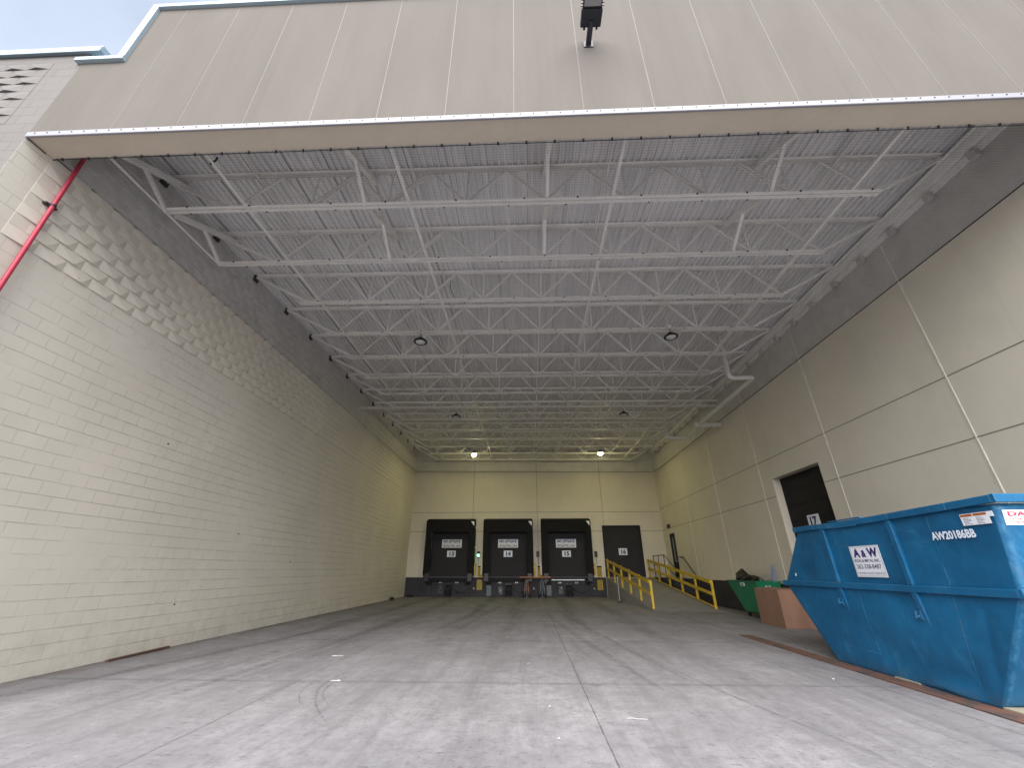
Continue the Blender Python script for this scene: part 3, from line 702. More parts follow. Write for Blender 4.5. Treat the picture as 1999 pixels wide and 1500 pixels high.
# ------------------------------------------------------------------ pipes
def elbow(pts, r=0.14, n=5):
    out = [Vector(pts[0])]
    for i in range(1, len(pts) - 1):
        p = Vector(pts[i]); a = (Vector(pts[i - 1]) - p).normalized() * r; b = (Vector(pts[i + 1]) - p).normalized() * r
        for k in range(n + 1):
            t_ = k / n; out.append((1 - t_) ** 2 * (p + a) + 2 * t_ * (1 - t_) * p + t_ ** 2 * (p + b))
    out.append(Vector(pts[-1])); return out
pr = thing('drain_pipe', 'white roof drain pipe with elbows hanging high by the right wall', 'pipe', (8.4, 17, 8.0))
MB().tube(elbow([(7.52, 13.75, 9.9), (7.52, 13.75, 8.1), (8.38, 13.75, 8.1), (8.38, 18.9, 8.08)]), 0.082, 14).build('main_run', 'whitepipe', pr)
MB().tube(elbow([(7.56, 21.25, 9.9), (7.56, 21.25, 8.1), (8.75, 21.25, 8.1), (8.40, 19.2, 8.08)]), 0.075, 14).build('rear_run', 'whitepipe', pr)
MB().tube([(8.20, 19.0, 8.06), (XR - 0.001, 19.0, 8.06)], 0.10, 16).build('wall_outlet', 'whitepipe', pr)
m = MB(); m.tube([(8.14, 19.0, 8.06), (8.215, 19.0, 8.06)], 0.112, 16); m.build('end_cap', 'whitepipe', pr)
rp = thing('red_pipe', 'slim red vertical pipe clamped to the faceted left wall', 'pipe', (XL + 0.10, 4.86, 0.0))
MB().tube([(XL + 0.11, 4.86, 0.02), (XL + 0.11, 4.86, 9.7)], 0.034, 14).build('pipe', 'red', rp)
for z in (7.53, 4.2, 1.6): 
    m = MB(); m.tube([(XL + 0.11, 4.86, z - 0.02), (XL + 0.11, 4.86, z + 0.02)], 0.044, 12); m.box(XL + 0.005, XL + 0.09, 4.77, 4.95, z - 0.015, z + 0.015); m.build('clamp', 'bolt', rp)

# ------------------------------------------------------------------ flood light on fascia
fl = thing('flood_light', 'black wall mounted area flood light high on the beige fascia', 'flood light', (1.24, YF - 0.02, 10.34))
B(1.15, 1.33, YF - 0.035, YF - 0.021, 10.30, 10.50).build('base_plate', 'lampblack', fl, bevel=0.004)
MB().tube(elbow([(1.24, YF - 0.03, 10.40), (1.24, YF - 0.14, 10.41), (1.25, YF - 0.34, 10.47)], 0.06), 0.05, 12).build('arm', 'lampblack', fl)
m = MB(); m.box(1.07, 1.43, 3.66, 3.92, 10.45, 10.56); m.build('driver_box', 'lampblack', fl, bevel=0.01)
m = MB(); m.box(1.085, 1.415, 3.05, 3.66, 10.49, 10.545)
for k in range(14):
    y = 3.07 + k * 0.043; m.box(1.05, 1.085, y, y + 0.014, 10.50, 10.545); m.box(1.415, 1.45, y, y + 0.014, 10.50, 10.545)
m.build('heat_sink', 'lampblack', fl)
B(1.105, 1.395, 3.08, 3.63, 10.478, 10.489).build('lens', 'frontlens', fl, bevel=0.003)
m = MB()
for x in (1.14, 1.36): m.tube([(x, 3.90, 10.455), (x, 3.95, 10.455)], 0.02, 8)
m.build('knob', 'lampblack', fl)

# ------------------------------------------------------------------ dock doors and shelters
YP = YB - 0.45
NUM = {0: '13', 1: '14', 2: '15'}
def sign(parent, num, cx, z0, z1, y, w=0.60, mat='blueink'):
    B(cx - w / 2, cx + w / 2, y - 0.012, y, z0, z1).build('number_plate', 'white', parent, label='white plate with blue number ' + num)
    MB().text(num, (cx - w * 0.23, y - 0.012, z0 + (z1 - z0) * 0.14), (1, 0, 0), (0, 0, 1), w * 0.56, (z1 - z0) * 0.72, 0.05, 0.003).build('number', mat, parent)
for i, d in enumerate(docks):
    num = NUM[i]
    dd = thing('dock_door', 'charcoal sectional dock door with the number %s plate' % num, 'dock door', (d, YB + 0.1, 1.18), 'dock doors')
    m = MB()
    for k in range(6):
        z0 = 1.185 + k * 0.492; m.box(d - DW + 0.01, d + DW - 0.01, YB + 0.10, YB + 0.15, z0, z0 + 0.4895)
    m.build('door_panel', 'door', dd, bevel=0.002)
    B(d - DW + 0.005, d + DW - 0.005, YB + 0.152, YB + 0.2, 1.19, 4.14).build('door_backing', 'black', dd)
    ox = [0.05, -0.02, 0.0][i]
    B(d + ox - 0.70, d + ox + 0.70, YB + 0.085, YB + 0.099, 3.05, 3.60).build('notice_board', 'white', dd, label='white notice reading no liftgate, its lower line mirrored')
    MB().text('NO LIFTGATE', (d + ox - 0.60, YB + 0.085, 3.375), (1, 0, 0), (0, 0, 1), 1.20, 0.185, 0.05, 0.003).build('notice_text', 'blueink' if i else 'greyink', dd)
    MB().text('NO LIFTGATE', (d + ox - 0.60, YB + 0.085, 3.09), (1, 0, 0), (0, 0, 1), 1.20, 0.155, 0.03, 0.003, True).build('mirrored_notice_text', 'greyink', dd)
    B(d + ox - 0.64, d + ox + 0.64, YB + 0.0825, YB + 0.0845, 3.32, 3.332).build('notice_rule', 'greyink', dd)
    sign(dd, num, d + ox, 2.46, 2.86, YB + 0.099)
    # shelter
    sh = thing('dock_shelter', 'black vinyl dock shelter framing door %s' % num, 'dock shelter', (d, YP, 0.85), 'dock shelters')
    lab = None
    m = MB(); m.prism([(YB - 0.002, 4.98), (YP, 4.86), (YP, 4.06), (YP + 0.03, 4.02), (YP + 0.03, 4.80), (YB - 0.002, 4.90)], 'x', d - 1.70, d + 1.70); m.build('head_curtain', 'blackfab', sh, bevel=0.008)
    for s_ in (-1, 1):
        a, b = (d + s_ * 1.31, d + s_ * 1.735)
        m = MB(); x0, x1 = min(a, b), max(a, b)
        inner, outer = (x1, x0) if s_ < 0 else (x0, x1)
        pol = [(outer, 4.84), (outer, 1.40), (outer - s_ * 0.22, 0.86), (inner, 0.86), (inner - s_ * 0.05, 2.0), (inner, 4.05), (inner, 4.84)]
        m.prism(pol, 'y', YP - 0.012, YP + 0.014)
        m.prism([(YP + 0.015, 1.35), (YB - 0.017, 1.35), (YB - 0.017, 4.90), (YP + 0.015, 4.82)], 'x', min(outer, outer - s_ * 0.03), max(outer, outer - s_ * 0.03))
        m.build('side_curtain', 'blackfab', sh)
        gx = d + s_ * 1.80
        B(gx - 0.05, gx + 0.05, YB - 0.42, YB - 0.02, 1.34, 2.05).build('guard_strip', 'yellowsign' if s_ > 0 else 'panel', sh)
        B(min(a, a + s_ * 0.30), max(a, a + s_ * 0.30), YP - 0.03, YP - 0.014, 0.95, 1.42).build('wear_pleat', 'dkmetal', sh)
        bx = d + s_ * 1.30
        B(bx - 0.17, bx + 0.17, YB - 0.16, YB - 0.017, 0.72, 1.16).build('rubber_bumper', 'black', sh, bevel=0.01)
        B(bx - 0.16, bx + 0.16, YB - 0.06, YB - 0.018, 0.06, 0.70).build('bumper_plate', 'greyband' if (i, s_) not in ((1, -1), (2, -1)) else 'slate', sh, bevel=0.006)
    m = MB(); m.add([(d + 1.42, YP - 0.016, 4.76), (d + 1.66, YP - 0.016, 4.76), (d + 1.66, YP - 0.016, 4.44)], [(0, 1, 2)]); m.build('corner_flash', 'tread', sh)
    m = MB()
    for z in (4.35, 3.05, 1.80): m.lathe((d + 1.765, YP - 0.01, z), [(0.035, 0), (0.03, -0.01)], 10, 'y')
    if i: 
        for z in (3.05, 1.80): m.lathe((d - 1.765, YP - 0.01, z), [(0.035, 0), (0.03, -0.01)], 10, 'y')
    m.build('reflector', 'tread', sh)
    # leveller pit with lip, and wheel restraint
    lv = thing('dock_leveller', 'black dock leveller lip under door %s' % num, 'dock leveller', (d, YB - 0.1, 0.9), 'dock levellers')
    m = MB()
    if i < 2: m.box(d - 1.10, d + 1.10, YB - 0.20, YB - 0.018, 0.92, 1.175)
    else: m.box(d - 1.16, d + 1.16, YB - 0.12, YB - 0.018, 1.10, 1.175)
    m.build('lip_plate', 'black', lv, bevel=0.01)
    m = MB()
    for x in (-0.62, -0.5, 0.5, 0.62): m.box(d + x - 0.035, d + x + 0.035, YB - 0.10, YB - 0.018, 0.82, 0.89)
    m.build('lug', 'galv', lv)
    if i == 2: B(d - 1.1, d + 1.1, YB - 0.1, YB - 0.018, 1.0, 1.06).build('sill_angle', 'galv', lv)
    vr = thing('wheel_restraint', 'dark metal trailer restraint unit on the grey wall below door %s' % num, 'trailer restraint', (d, YB - 0.3, 0), 'trailer restraints')
    m = MB(); m.box(d - 0.12, d + 0.02, YB - 0.14, YB - 0.018, 0.05, 0.86); m.box(d + 0.08, d + 0.20, YB - 0.14, YB - 0.018, 0.05, 0.86); m.build('guide_rail', 'dkmetal', vr, bevel=0.01)
    m = MB(); m.prism([(YB - 0.15, 0.10), (YB - 0.52, 0.14), (YB - 0.55, 0.34), (YB - 0.40, 0.38), (YB - 0.36, 0.62), (YB - 0.15, 0.72)], 'x', d - 0.16, d + 0.24); m.build('carriage', 'black', vr, bevel=0.015)
    MB().tube([(d - 0.22, YB - 0.42, 0.27), (d + 0.30, YB - 0.42, 0.27)], 0.075, 12).build('roller', 'dkmetal', vr)
    m = MB(); m.box(d - 0.66, d - 0.36, YB - 0.10, YB - 0.018, 0.16, 0.62); m.build('control_box', 'dkmetal', vr, bevel=0.01)
    m = MB()
    for _ in range(12): 
        x = d - 0.64 + random.random() * 0.26; z = 0.18 + random.random() * 0.5; m.lathe((x, YB - 0.105, z), [(0.018, 0), (0.014, -0.012)], 7, 'y')
    m.build('bolt_head', 'galv', vr)
    pts = [(d + 0.3 + 0.13 * k, YB - 0.05, 0.52 - 0.32 * math.sin(math.pi * k / 9) * (1 - 0.03 * k)) for k in range(10)]
    MB().tube(pts, 0.018, 6).build('power_cable', 'black', vr)
    m = MB(); m.lathe((d + 1.72, YB - 0.02, 0.50), [(0.06, 0), (0.06, -0.03), (0.03, -0.05)], 12, 'y'); m.build('cable_gland', 'galv', vr)

# traffic lights and caution plates between doors
for i, (x, lit) in enumerate(((-3.50, 1), (0.62, 0), (4.60, 0))):
    t = thing('dock_signal_light', ['two lamp dock signal glowing green beside door 13', 'unlit black two lamp dock signal between doors 14 and 15', 'unlit black two lamp dock signal between doors 15 and 16'][i], 'signal light', (x, YB, 2.45), 'dock signal lights')
    B(x - 0.10, x + 0.10, YB - 0.10, YB - 0.004, 2.44, 2.82).build('housing', 'lampblack', t, bevel=0.02)
    MB().lathe((x, YB - 0.10, 2.725), [(0.065, 0), (0.06, -0.02), (0.03, -0.035)], 16, 'y').build('upper_lens', 'redoff', t)
    MB().lathe((x, YB - 0.10, 2.545), [(0.065, 0), (0.06, -0.02), (0.03, -0.035)], 16, 'y').build('lower_lens', 'greenlit' if lit else 'greenoff', t)
    m = MB(); m.tube([(x, YB - 0.03, 2.44), (x + 0.01, YB - 0.03, 1.90)], 0.013, 6); m.build('conduit', 'bolt', t)
    for j, (xx, z0, z1) in enumerate(((x + 0.15 if i != 1 else x + 0.12, 1.20, 1.88), (x + 0.13, 0.42, 1.12))):
        if i == 1 and j == 1: continue
        c = thing('caution_sign', 'yellow and black caution plate, %s one beside the %s dock signal' % (('upper', 'lower')[j], ('green lit', 'unlit middle', 'unlit right hand')[i]), 'sign', (xx, YB - 0.02, z0), 'yellow caution plates')
        B(xx - 0.17, xx + 0.17, YB - 0.030, YB - 0.018, z0, z1).build('plate', 'yellowsign', c)
        B(xx - 0.165, xx + 0.165, YB - 0.034, YB - 0.031, z1 - 0.10, z1 - 0.005).build('header', 'black', c)
        m = MB(); z = z1 - 0.15
        while z > z0 + 0.05:
            a = xx - 0.13
            while a < xx + 0.11:
                w = random.uniform(0.02, 0.07); m.box(a, min(a + w, xx + 0.14), YB - 0.034, YB - 0.031, z - 0.03, z); a += w + 0.02
            z -= 0.055
        m.build('small_print', 'black', c)

# trailer stabiliser standing between doors 14 and 15
ts = thing('trailer_stabiliser', 'orange wheeled trailer stand with cross bar parked between doors 14 and 15', 'trailer stand', (0.4, 29.3, 0))
for x in (-0.18, 0.82):
    for s_ in (-1, 1):
        m = MB(); m.lathe((x + s_ * 0.22, 29.15, 0.19), [(0.10, -0.045), (0.19, -0.045), (0.19, 0.045), (0.10, 0.045)], 20, 'x'); m.build('wheel', 'black', ts)
    MB().tube([(x - 0.22, 29.15, 0.19), (x + 0.22, 29.15, 0.19)], 0.022, 8).build('axle', 'dkmetal', ts)
    m = MB(); m.beam((x - 0.17, 29.2, 0.2), (x - 0.06, 29.3, 1.02), 0.05, 0.05); m.beam((x + 0.17, 29.2, 0.2), (x + 0.06, 29.3, 1.02), 0.05, 0.05); m.beam((x - 0.13, 29.24, 0.5), (x + 0.13, 29.24, 0.5), 0.05, 0.04); m.build('frame', 'orange' if x < 0 else 'dkmetal', ts)
    m = MB(); m.tube([(x, 29.3, 0.06), (x, 29.3, 0.75)], 0.05, 10); m.tube([(x, 29.3, 0.75), (x, 29.3, 1.14)], 0.03, 10); m.build('screw_jack', 'slate', ts)
    B(x - 0.16, x + 0.16, 29.15, 29.45, 0.0, 0.06).build('foot_plate', 'dkmetal', ts, bevel=0.005)
m = MB(); m.beam((-0.62, 29.28, 1.2), (1.42, 29.28, 1.2), 0.07, 0.085); m.build('cross_bar', 'orange', ts, bevel=0.006)
m = MB(); m.tube([(0.95, 29.2, 0.95), (1.08, 29.12, 1.0), (1.08, 29.12, 0.85)], 0.016, 6); m.build('crank', 'galv', ts)

# door 16
d16 = thing('overhead_door', 'charcoal overhead door with plate 16 at the top of the ramp', 'overhead door', (6.51, YB + 0.1, 1.18))
m = MB()
for k in range(6): m.box(5.18, 7.84, YB + 0.12, YB + 0.17, 1.19 + k * 0.552, 1.19 + k * 0.552 + 0.5495)
m.build('door_panel', 'door', d16, bevel=0.002)
B(5.175, 7.845, YB + 0.172, YB + 0.22, 1.185, 4.49).build('door_backing', 'black', d16)
m = MB(); m.box(5.172, 5.22, YB + 0.02, YB + 0.119, 1.19, 4.49); m.box(7.80, 7.848, YB + 0.02, YB + 0.119, 1.19, 4.49); m.box(5.221, 7.799, YB + 0.02, YB + 0.119, 4.44, 4.495); m.build('door_frame', 'black', d16)
sign(d16, '16', 6.50, 2.57, 3.00, YB + 0.119, 0.58)
# door 17
d17 = thing('overhead_door', 'black overhead door with plate 17 recessed in the right wall', 'overhead door', (XR + 0.3, 14.65, 1.2))
m = MB()
for k in range(7): m.box(XR + 0.27, XR + 0.31, DY0 + 0.005, DY1 - 0.005, 1.205 + k * 0.515, 1.205 + k * 0.515 + 0.511)
m.build('door_panel', 'black', d17, bevel=0.004)
B(XR + 0.316, XR + 0.36, DY0 - 0.1, DY1 + 0.1, 1.1, 4.9).build('door_backing', 'black', d17)
B(XR + 0.255, XR + 0.269, 14.42, 15.02, 2.93, 3.36).build('number_plate', 'white', d17)
MB().text('17', (XR + 0.255, 14.90, 2.99), (0, -1, 0), (0, 0, 1), 0.36, 0.31, 0.05, 0.003).build('number', 'navy', d17)

# ------------------------------------------------------------------ ramp, rails, landing
RY0, RY1, RZT = 20.9, YB - 0.02, 1.17
def rx(y, side): return (5.45, 8.45)[side] - 0.27 * (y - RY0) / (RY1 - RY0)
rp_ = MB(); n = 10
vs = []
for k in range(n + 1):
    y = RY0 - 0.5 + (RY1 - RY0 + 0.5) * k / n; z = max(0.006, RZT * (y - RY0 + 0.5) / (RY1 - RY0 + 0.5))
    vs += [(rx(y, 0), y, 0), (rx(y, 1), y, 0), (rx(y, 1), y, z), (rx(y, 0), y, z)]
fs = [(0, 1, 2, 3), tuple(4 * n + i for i in (3, 2, 1, 0))]
for k in range(n):
    a = 4 * k; b = a + 4
    fs += [(a + 3, a + 2, b + 2, b + 3), (a, a + 3, b + 3, b), (a + 1, b + 1, b + 2, a + 2)]
rp_.add(vs, fs)
rp_.build('concrete_ramp', 'concrete', kind='structure', label='sloping concrete ramp rising to door 16')
def zr(y): return RZT * (y - RY0 + 0.5) / (RY1 - RY0 + 0.5)
for side, lab in ((0, 'worn yellow guard rail along the left edge of the ramp'), (1, 'worn yellow guard rail along the right edge of the ramp')):
    x0 = (5.56, 8.32)[side]
    t = thing('guard_rail', lab, 'guard rail', (x0, RY0, 0), 'yellow ramp guard rails')
    ys = [20.9 + 1.84 * k for k in range(6)]
    P = lambda y: x0 - 0.25 * (y - RY0) / 9.2
    for y in ys:
        m = MB(); m.box(P(y) - 0.048, P(y) + 0.048, y - 0.048, y + 0.048, zr(y) - 0.03 if y > 21 else 0.0, zr(y) + 1.16); m.build('post', 'yellow', t, bevel=0.006)
    for h, w in ((1.09, 0.15), (0.60, 0.13)) + (((0.09, 0.05),) if side else ()):
        a, b = ys[0], ys[-1]; off = 0.068
        MB().beam((P(a) - off, a - 0.04, zr(a) + h), (P(b) - off, b + 0.04, zr(b) + h), 0.038, w).build('rail' if h > 0.2 else 'kick_rail', 'yellow', t, bevel=0.004)
# landing + steps by the right wall
ld = MB(); ld.box(8.22, XR - 0.015, 27.3, YB - 0.02, 0, 1.19)
ld.build('stair_landing', 'greyband', kind='structure', label='dark grey landing beside the personnel door')
st = thing('concrete_steps', 'dark grey steps descending along the right wall beside the ramp', 'steps', (8.95, 26, 0))
for k in range(6):
    y1 = 27.3 - 0.001 - 0.36 * k; B(8.50, XR - 0.016, y1 - 0.359, y1, 0, 1.19 - 0.17 * (k + 1)).build('step', 'greyband', st)
hr = thing('stair_handrail', 'black pipe handrail around the landing and down the steps', 'handrail', (8.45, 28, 1.19))
z = 1.19
m = MB(); m.tube(elbow([(8.40, YB - 0.1, z + 1.3), (8.40, 27.6, z + 1.3), (8.52, 25.2, z + 0.05)], 0.08), 0.026, 8); m.build('top_rail', 'lampblack', hr)
m = MB(); m.tube(elbow([(8.40, YB - 0.1, z + 0.75), (8.40, 27.6, z + 0.75), (8.52, 25.5, z - 0.2)], 0.08), 0.02, 8); m.build('middle_rail', 'lampblack', hr)
for y in (30.0, 28.9, 27.7): MB().tube([(8.40, y, z), (8.40, y, z + 1.3)], 0.024, 8).build('post', 'lampblack', hr)
MB().tube([(8.50, 25.45, 0.25), (8.50, 25.45, 1.32)], 0.024, 8).build('post', 'lampblack', hr)
wr = thing('wall_handrail', 'black sloping handrail fixed to the right wall above the steps', 'handrail', (9.3, 26.3, 1.2))
MB().tube(elbow([(9.32, 27.6, 2.37), (9.32, 27.0, 2.37), (9.32, 25.0, 1.15)], 0.05), 0.028, 8).build('rail', 'lampblack', wr)
m = MB()
for y, zz in ((27.4, 2.34), (25.6, 1.50)): m.box(9.31, XR - 0.002, y - 0.02, y + 0.02, zz - 0.04, zz - 0.01)
m.build('bracket', 'lampblack', wr)
pd = thing('personnel_door', 'dark door with tall narrow glass strip at the top of the steps', 'door', (XR, 28.55, 1.2))
m = MB(); m.box(XR + 0.06, XR + 0.11, MY0 + 0.06, MY1 - 0.06, 1.205, 3.76); m.build('door_leaf', 'door', pd)
m = MB(); m.box(XR - 0.012, XR + 0.12, MY0 + 0.001, MY0 + 0.059, 1.2, 3.825); m.box(XR - 0.012, XR + 0.12, MY1 - 0.059, MY1 - 0.001, 1.2, 3.825); m.box(XR - 0.012, XR + 0.12, MY0 + 0.06, MY1 - 0.06, 3.765, 3.826); m.build('door_frame', 'lampblack', pd)
B(XR + 0.052, XR + 0.059, MY0 + 0.55, MY0 + 0.78, 2.1, 3.55).build('glass_strip', 'glass', pd)
m = MB(); m.tube([(XR + 0.055, MY0 + 0.16, 2.15), (XR - 0.01, MY0 + 0.16, 2.15), (XR - 0.01, MY0 + 0.30, 2.15)], 0.014, 8); m.build('handle', 'galv', pd)
wlp = thing('wall_lamp', 'small black box lamp on the wall over the personnel door', 'lamp', (XR - 0.1, 28.8, 4.15))
m = MB(); m.prism([(XR - 0.002, 4.15), (XR - 0.16, 4.15), (XR - 0.13, 4.40), (XR - 0.002, 4.42)], 'y', 28.67, 28.95); m.build('housing', 'lampblack', wlp, bevel=0.01)
B(XR - 0.15, XR - 0.02, 28.69, 28.93, 4.14, 4.149).build('lens', 'lens', wlp)
# thin signpost on a foot by the ramp
sp = thing('thin_post', 'slim pale metal post on a small foot beside the ramp', 'post', (4.96, 25.4, 0))
MB().tube([(4.96, 25.4, 0.03), (4.96, 25.4, 1.30)], 0.028, 8).build('pole', 'galv', sp)
MB().lathe((4.96, 25.4, 0), [(0.17, 0), (0.17, 0.025), (0.05, 0.05), (0.035, 0.10)], 16).build('foot', 'dkmetal', sp)

# ------------------------------------------------------------------ dumpster
DX0, DX1 = 6.10, 8.15
du = thing('dumpster', 'large dented blue scrap metal dumpster standing at the right', 'dumpster', (7.1, 8.2, 0))
ZTf, ZTb, ZM = 2.46, 2.43, 1.37
def yf(z): return 5.87 + (5.70 - 5.87) * (z - ZM) / (ZTf - ZM) if z > ZM else 6.74 + (5.87 - 6.74) * z / ZM
def yb(z): return 10.90 + (9.95 - 10.90) * (z - ZM) / (ZTb - ZM) if z > ZM else 9.79 + (10.90 - 9.79) * z / ZM
def gs(a, b, s): return math.exp(-((a - b) / s) ** 2)
DENTS = [(random.uniform(6.0, 10.4), random.uniform(0.15, 2.3), random.uniform(0.15, 0.5), random.uniform(0.08, 0.3), random.uniform(-0.02, 0.027)) for _ in range(46)]
def side_dx(y, z):
    d = sum(a * gs(y, cy, sy) * gs(z, cz, sz) for cy, cz, sy, sz, a in DENTS)
    d += 0.035 * gs(y, 8.4, 0.35) * gs(z, 0.42, 0.28) + 0.03 * gs(y, 7.2, 0.5) * gs(z, 0.25, 0.16)
    d += -0.05 * gs(y, 7.35, 0.42) * gs(z, 0.0, 0.13) - 0.018 * gs(y, 6.75, .12) * gs(z, .3, .3)
    d += 0.02 * gs(y, 6.72 - 0.25 * z, 0.05) * (1 if z < 1.2 else 0)
    return d
def grid(fn, nu, nv):
    vs = [fn(i / nu, j / nv) for j in range(nv + 1) for i in range(nu + 1)]
    fs = [(j * (nu + 1) + i, j * (nu + 1) + i + 1, (j + 1) * (nu + 1) + i + 1, (j + 1) * (nu + 1) + i) for j in range(nv) for i in range(nu)]
    return vs, fs
body = MB()
def near(u, v):
    z = v * 2.44; y = yf(z) + (yb(z) - yf(z)) * u; lift = 0.05 * gs(y, 7.45, 0.33) * max(0, 1 - z / 0.15) + 0.02 * gs(y, 7.95, .2) * max(0, 1 - z / .1)
    e = min(u, 1 - u) * 8; e = min(1, e)
    return (DX0 + side_dx(y, z) * e, y, max(0.006, z + lift))
body.add(*grid(near, 96, 54))
body.add(*grid(lambda u, v: (DX1, yf(v * 2.44) + (yb(v * 2.44) - yf(v * 2.44)) * u, max(0.006, v * 2.44)), 4, 18))
body.add(*grid(lambda u, v: (DX0 + (DX1 - DX0) * u, yf(v * 2.44) + (0.012 * math.sin(7 * u + 5 * v) if 0.02 < u < 0.98 else 0), max(0.006, v * 2.44)), 16, 30))
body.add(*grid(lambda u, v: (DX0 + (DX1 - DX0) * u, yb(v * 2.44), max(0.006, v * 2.44)), 4, 30))
body.add(*grid(lambda u, v: (DX0 + (DX1 - DX0) * u, 6.74 + (9.79 - 6.74) * v, 0.006), 2, 2))
body.sm = True; body.build('body', 'blue', du, solid=0.008)
# mid rail all round
m = MB(); m.box(DX0 - 0.055, DX0 - 0.002, 5.86, 10.93, 1.325, 1.425); m.build('side_rail', 'blue', du, bevel=0.008)
m = MB(); m.box(DX0 - 0.055, DX1, 5.80, 5.859, 1.32, 1.43); m.box(DX0 - 0.055, DX1, 10.931, 10.98, 1.33, 1.42); m.build('end_rail', 'blue', du, bevel=0.008)
# top rail follows the slightly uneven rim
m = MB(); pts = [(5.66, 2.505), (6.3, 2.49), (7.35, 2.47), (8.0, 2.462), (8.85, 2.458), (9.3, 2.475), (9.97, 2.475)]
for (ya, za), (yb_, zb_) in zip(pts, pts[1:]): m.prism([(ya, za - 0.055), (yb_, zb_ - 0.055), (yb_, zb_ + 0.045), (ya, za + 0.045)], 'x', DX0 - 0.06, DX0 + 0.03)
m.build('top_rail', 'blue', du, bevel=0.007)
m = MB(); m.box(DX0 - 0.062, DX0 + 0.0, 7.95, 8.82, 2.518, 2.535); m.box(DX0 - 0.062, DX0 - 0.02, 8.10, 8.75, 2.395, 2.407); m.build('rim_patch', 'blue', du, bevel=0.003)
m = MB(); m.box(DX0 - 0.06, DX1 + 0.05, 5.60, 5.659, 2.445, 2.553); m.box(DX0 - 0.06, DX1 + 0.05, 9.971, 10.03, 2.42, 2.52); m.box(DX1 - 0.02, DX1 + 0.05, 5.66, 9.97, 2.43, 2.53); m.build('end_top_rail', 'blue', du, bevel=0.007)
for yc, zlo in ((9.08, 0.95), (7.40, 0.87)):
    m = MB()
    hw = 0.045
    for (za, zb_, oa, ob) in ((1.43, 2.40, 0.05, 0.055), (zlo, 1.322, 0.006, 0.05)):
        m.prism([(DX0 - oa, za), (DX0 - ob, zb_), (DX0 + 0.005, zb_), (DX0 + 0.005, za)], 'y', yc - hw + 0.0, yc + hw)
    m.build('stiffener', 'blue', du, bevel=0.006)
    m = MB(); m.tube([(DX0 - 0.01, yc + 0.06, zlo + 0.13), (DX0 - 0.09, yc + 0.06, zlo + 0.11), (DX0 - 0.09, yc + 0.04, zlo + 0.19)], 0.015, 8); m.box(DX0 - 0.035, DX0 - 0.002, yc + 0.02, yc + 0.10, zlo + 0.08, zlo + 0.2); m.build('tarp_hook', 'blue', du)
def weld(p, q, w=0.007):
    n_ = 12; m = MB()
    for k in range(n_):
        a = [p[i] + (q[i] - p[i]) * k / n_ for i in (0, 1)]; b = [p[i] + (q[i] - p[i]) * (k + 1) / n_ for i in (0, 1)]
        m.beam((DX0 + side_dx(*a) - 0.004, a[0], a[1]), (DX0 + side_dx(*b) - 0.004, b[0], b[1]), w * 1.8, w, (1, 0, 0))
    m.build('weld_seam', 'blue', du)
for p, q in (((8.66, 1.31), (8.62, .31)), ((8.62, .31), (9.51, .33)), ((8.78, 2.38), (8.81, 2.06)), ((8.81, 2.06), (6.75, 2.03)), ((6.72, 2.38), (6.78, 1.44)), ((6.80, 1.31), (6.95, .2)), ((9.9, 2.05), (9.12, 2.06)), ((10.0, 2.35), (10.75, 1.45))): weld(p, q)
# decals
def dec(y0, y1, z0, z1, mat, name, off=0.028, skew=0, label=None):
    x = DX0 - off
    mm = MB(); mm.add([(x, y0, z0), (x, y1, z0), (x, y1, z1), (x, y0, z1), (x + .003, y0, z0), (x + .003, y1, z0), (x + .003, y1, z1), (x + .003, y0, z1)], [(0, 1, 2, 3), (4, 5, 6, 7), (0, 1, 5, 4), (1, 2, 6, 5), (2, 3, 7, 6), (3, 0, 4, 7)])
    return mm.build(name, mat, du, label=label)
def dtx(s_, yl, z0, w, h, mat, name, bold=0.02, off=0.0285): MB().text(s_, (DX0 - off, yl, z0), (0, -1, 0), (0, 0, 1), w, h, bold, 0.003).build(name, mat, du)
dec(7.80, 8.50, 1.53, 2.045, 'white', 'company_sticker', label='white company sticker with navy lettering')
dtx('A', 8.43, 1.855, 0.16, 0.15, 'navy', 'company_lettering', 0.05); dtx('&', 8.235, 1.855, 0.11, 0.12, 'navy', 'company_lettering', 0.04); dtx('W', 8.09, 1.855, 0.235, 0.15, 'navy', 'company_lettering', 0.05)
dtx('IRON & METAL INC.', 8.45, 1.775, 0.60, 0.048, 'greyink', 'company_lettering', 0.02)
dtx('262-338-8487', 8.44, 1.665, 0.57, 0.075, 'greyink', 'company_lettering', 0.01)
dtx('THE SMART PLACE TO RECYCLE', 8.46, 1.575, 0.62, 0.035, 'greyink', 'company_lettering', 0.0)
m = MB(); x_ = DX0 - 0.030
for (a, b, c, e) in ((7.82, 8.48, 2.024, 2.028), (7.82, 8.48, 1.546, 1.550), (7.82, 7.824, 1.5501, 2.0239), (8.476, 8.48, 1.5501, 2.0239)): m.box(x_, x_ + 0.0015, a, b, c, e)
m.build('sticker_border', 'greyink', du)
dtx('AW20186BB', 6.73, 2.05, 0.66, 0.115, 'whiteink', 'serial_lettering', 0.035, 0.022)
dec(5.80, 6.18, 2.205, 2.355, 'white', 'warning_label'); dec(5.735, 5.7995, 2.29, 2.355, 'white', 'warning_label')
m = MB(); x_ = DX0 - 0.031; m.box(x_, x_ + .002, 6.01, 6.17, 2.318, 2.347); m.box(x_, x_ + .002, 5.82, 5.995, 2.318, 2.347); m.build('warning_header', 'orangeink', du)
m = MB()
for r_ in range(5):
    for c_ in (6.15, 5.97):
        a = c_ 
        for _ in range(3):
            w = random.uniform(0.012, 0.035); m.box(x_, x_ + .002, a - w, a, 2.300 - r_ * 0.019 - 0.006, 2.300 - r_ * 0.019); a -= w + 0.009
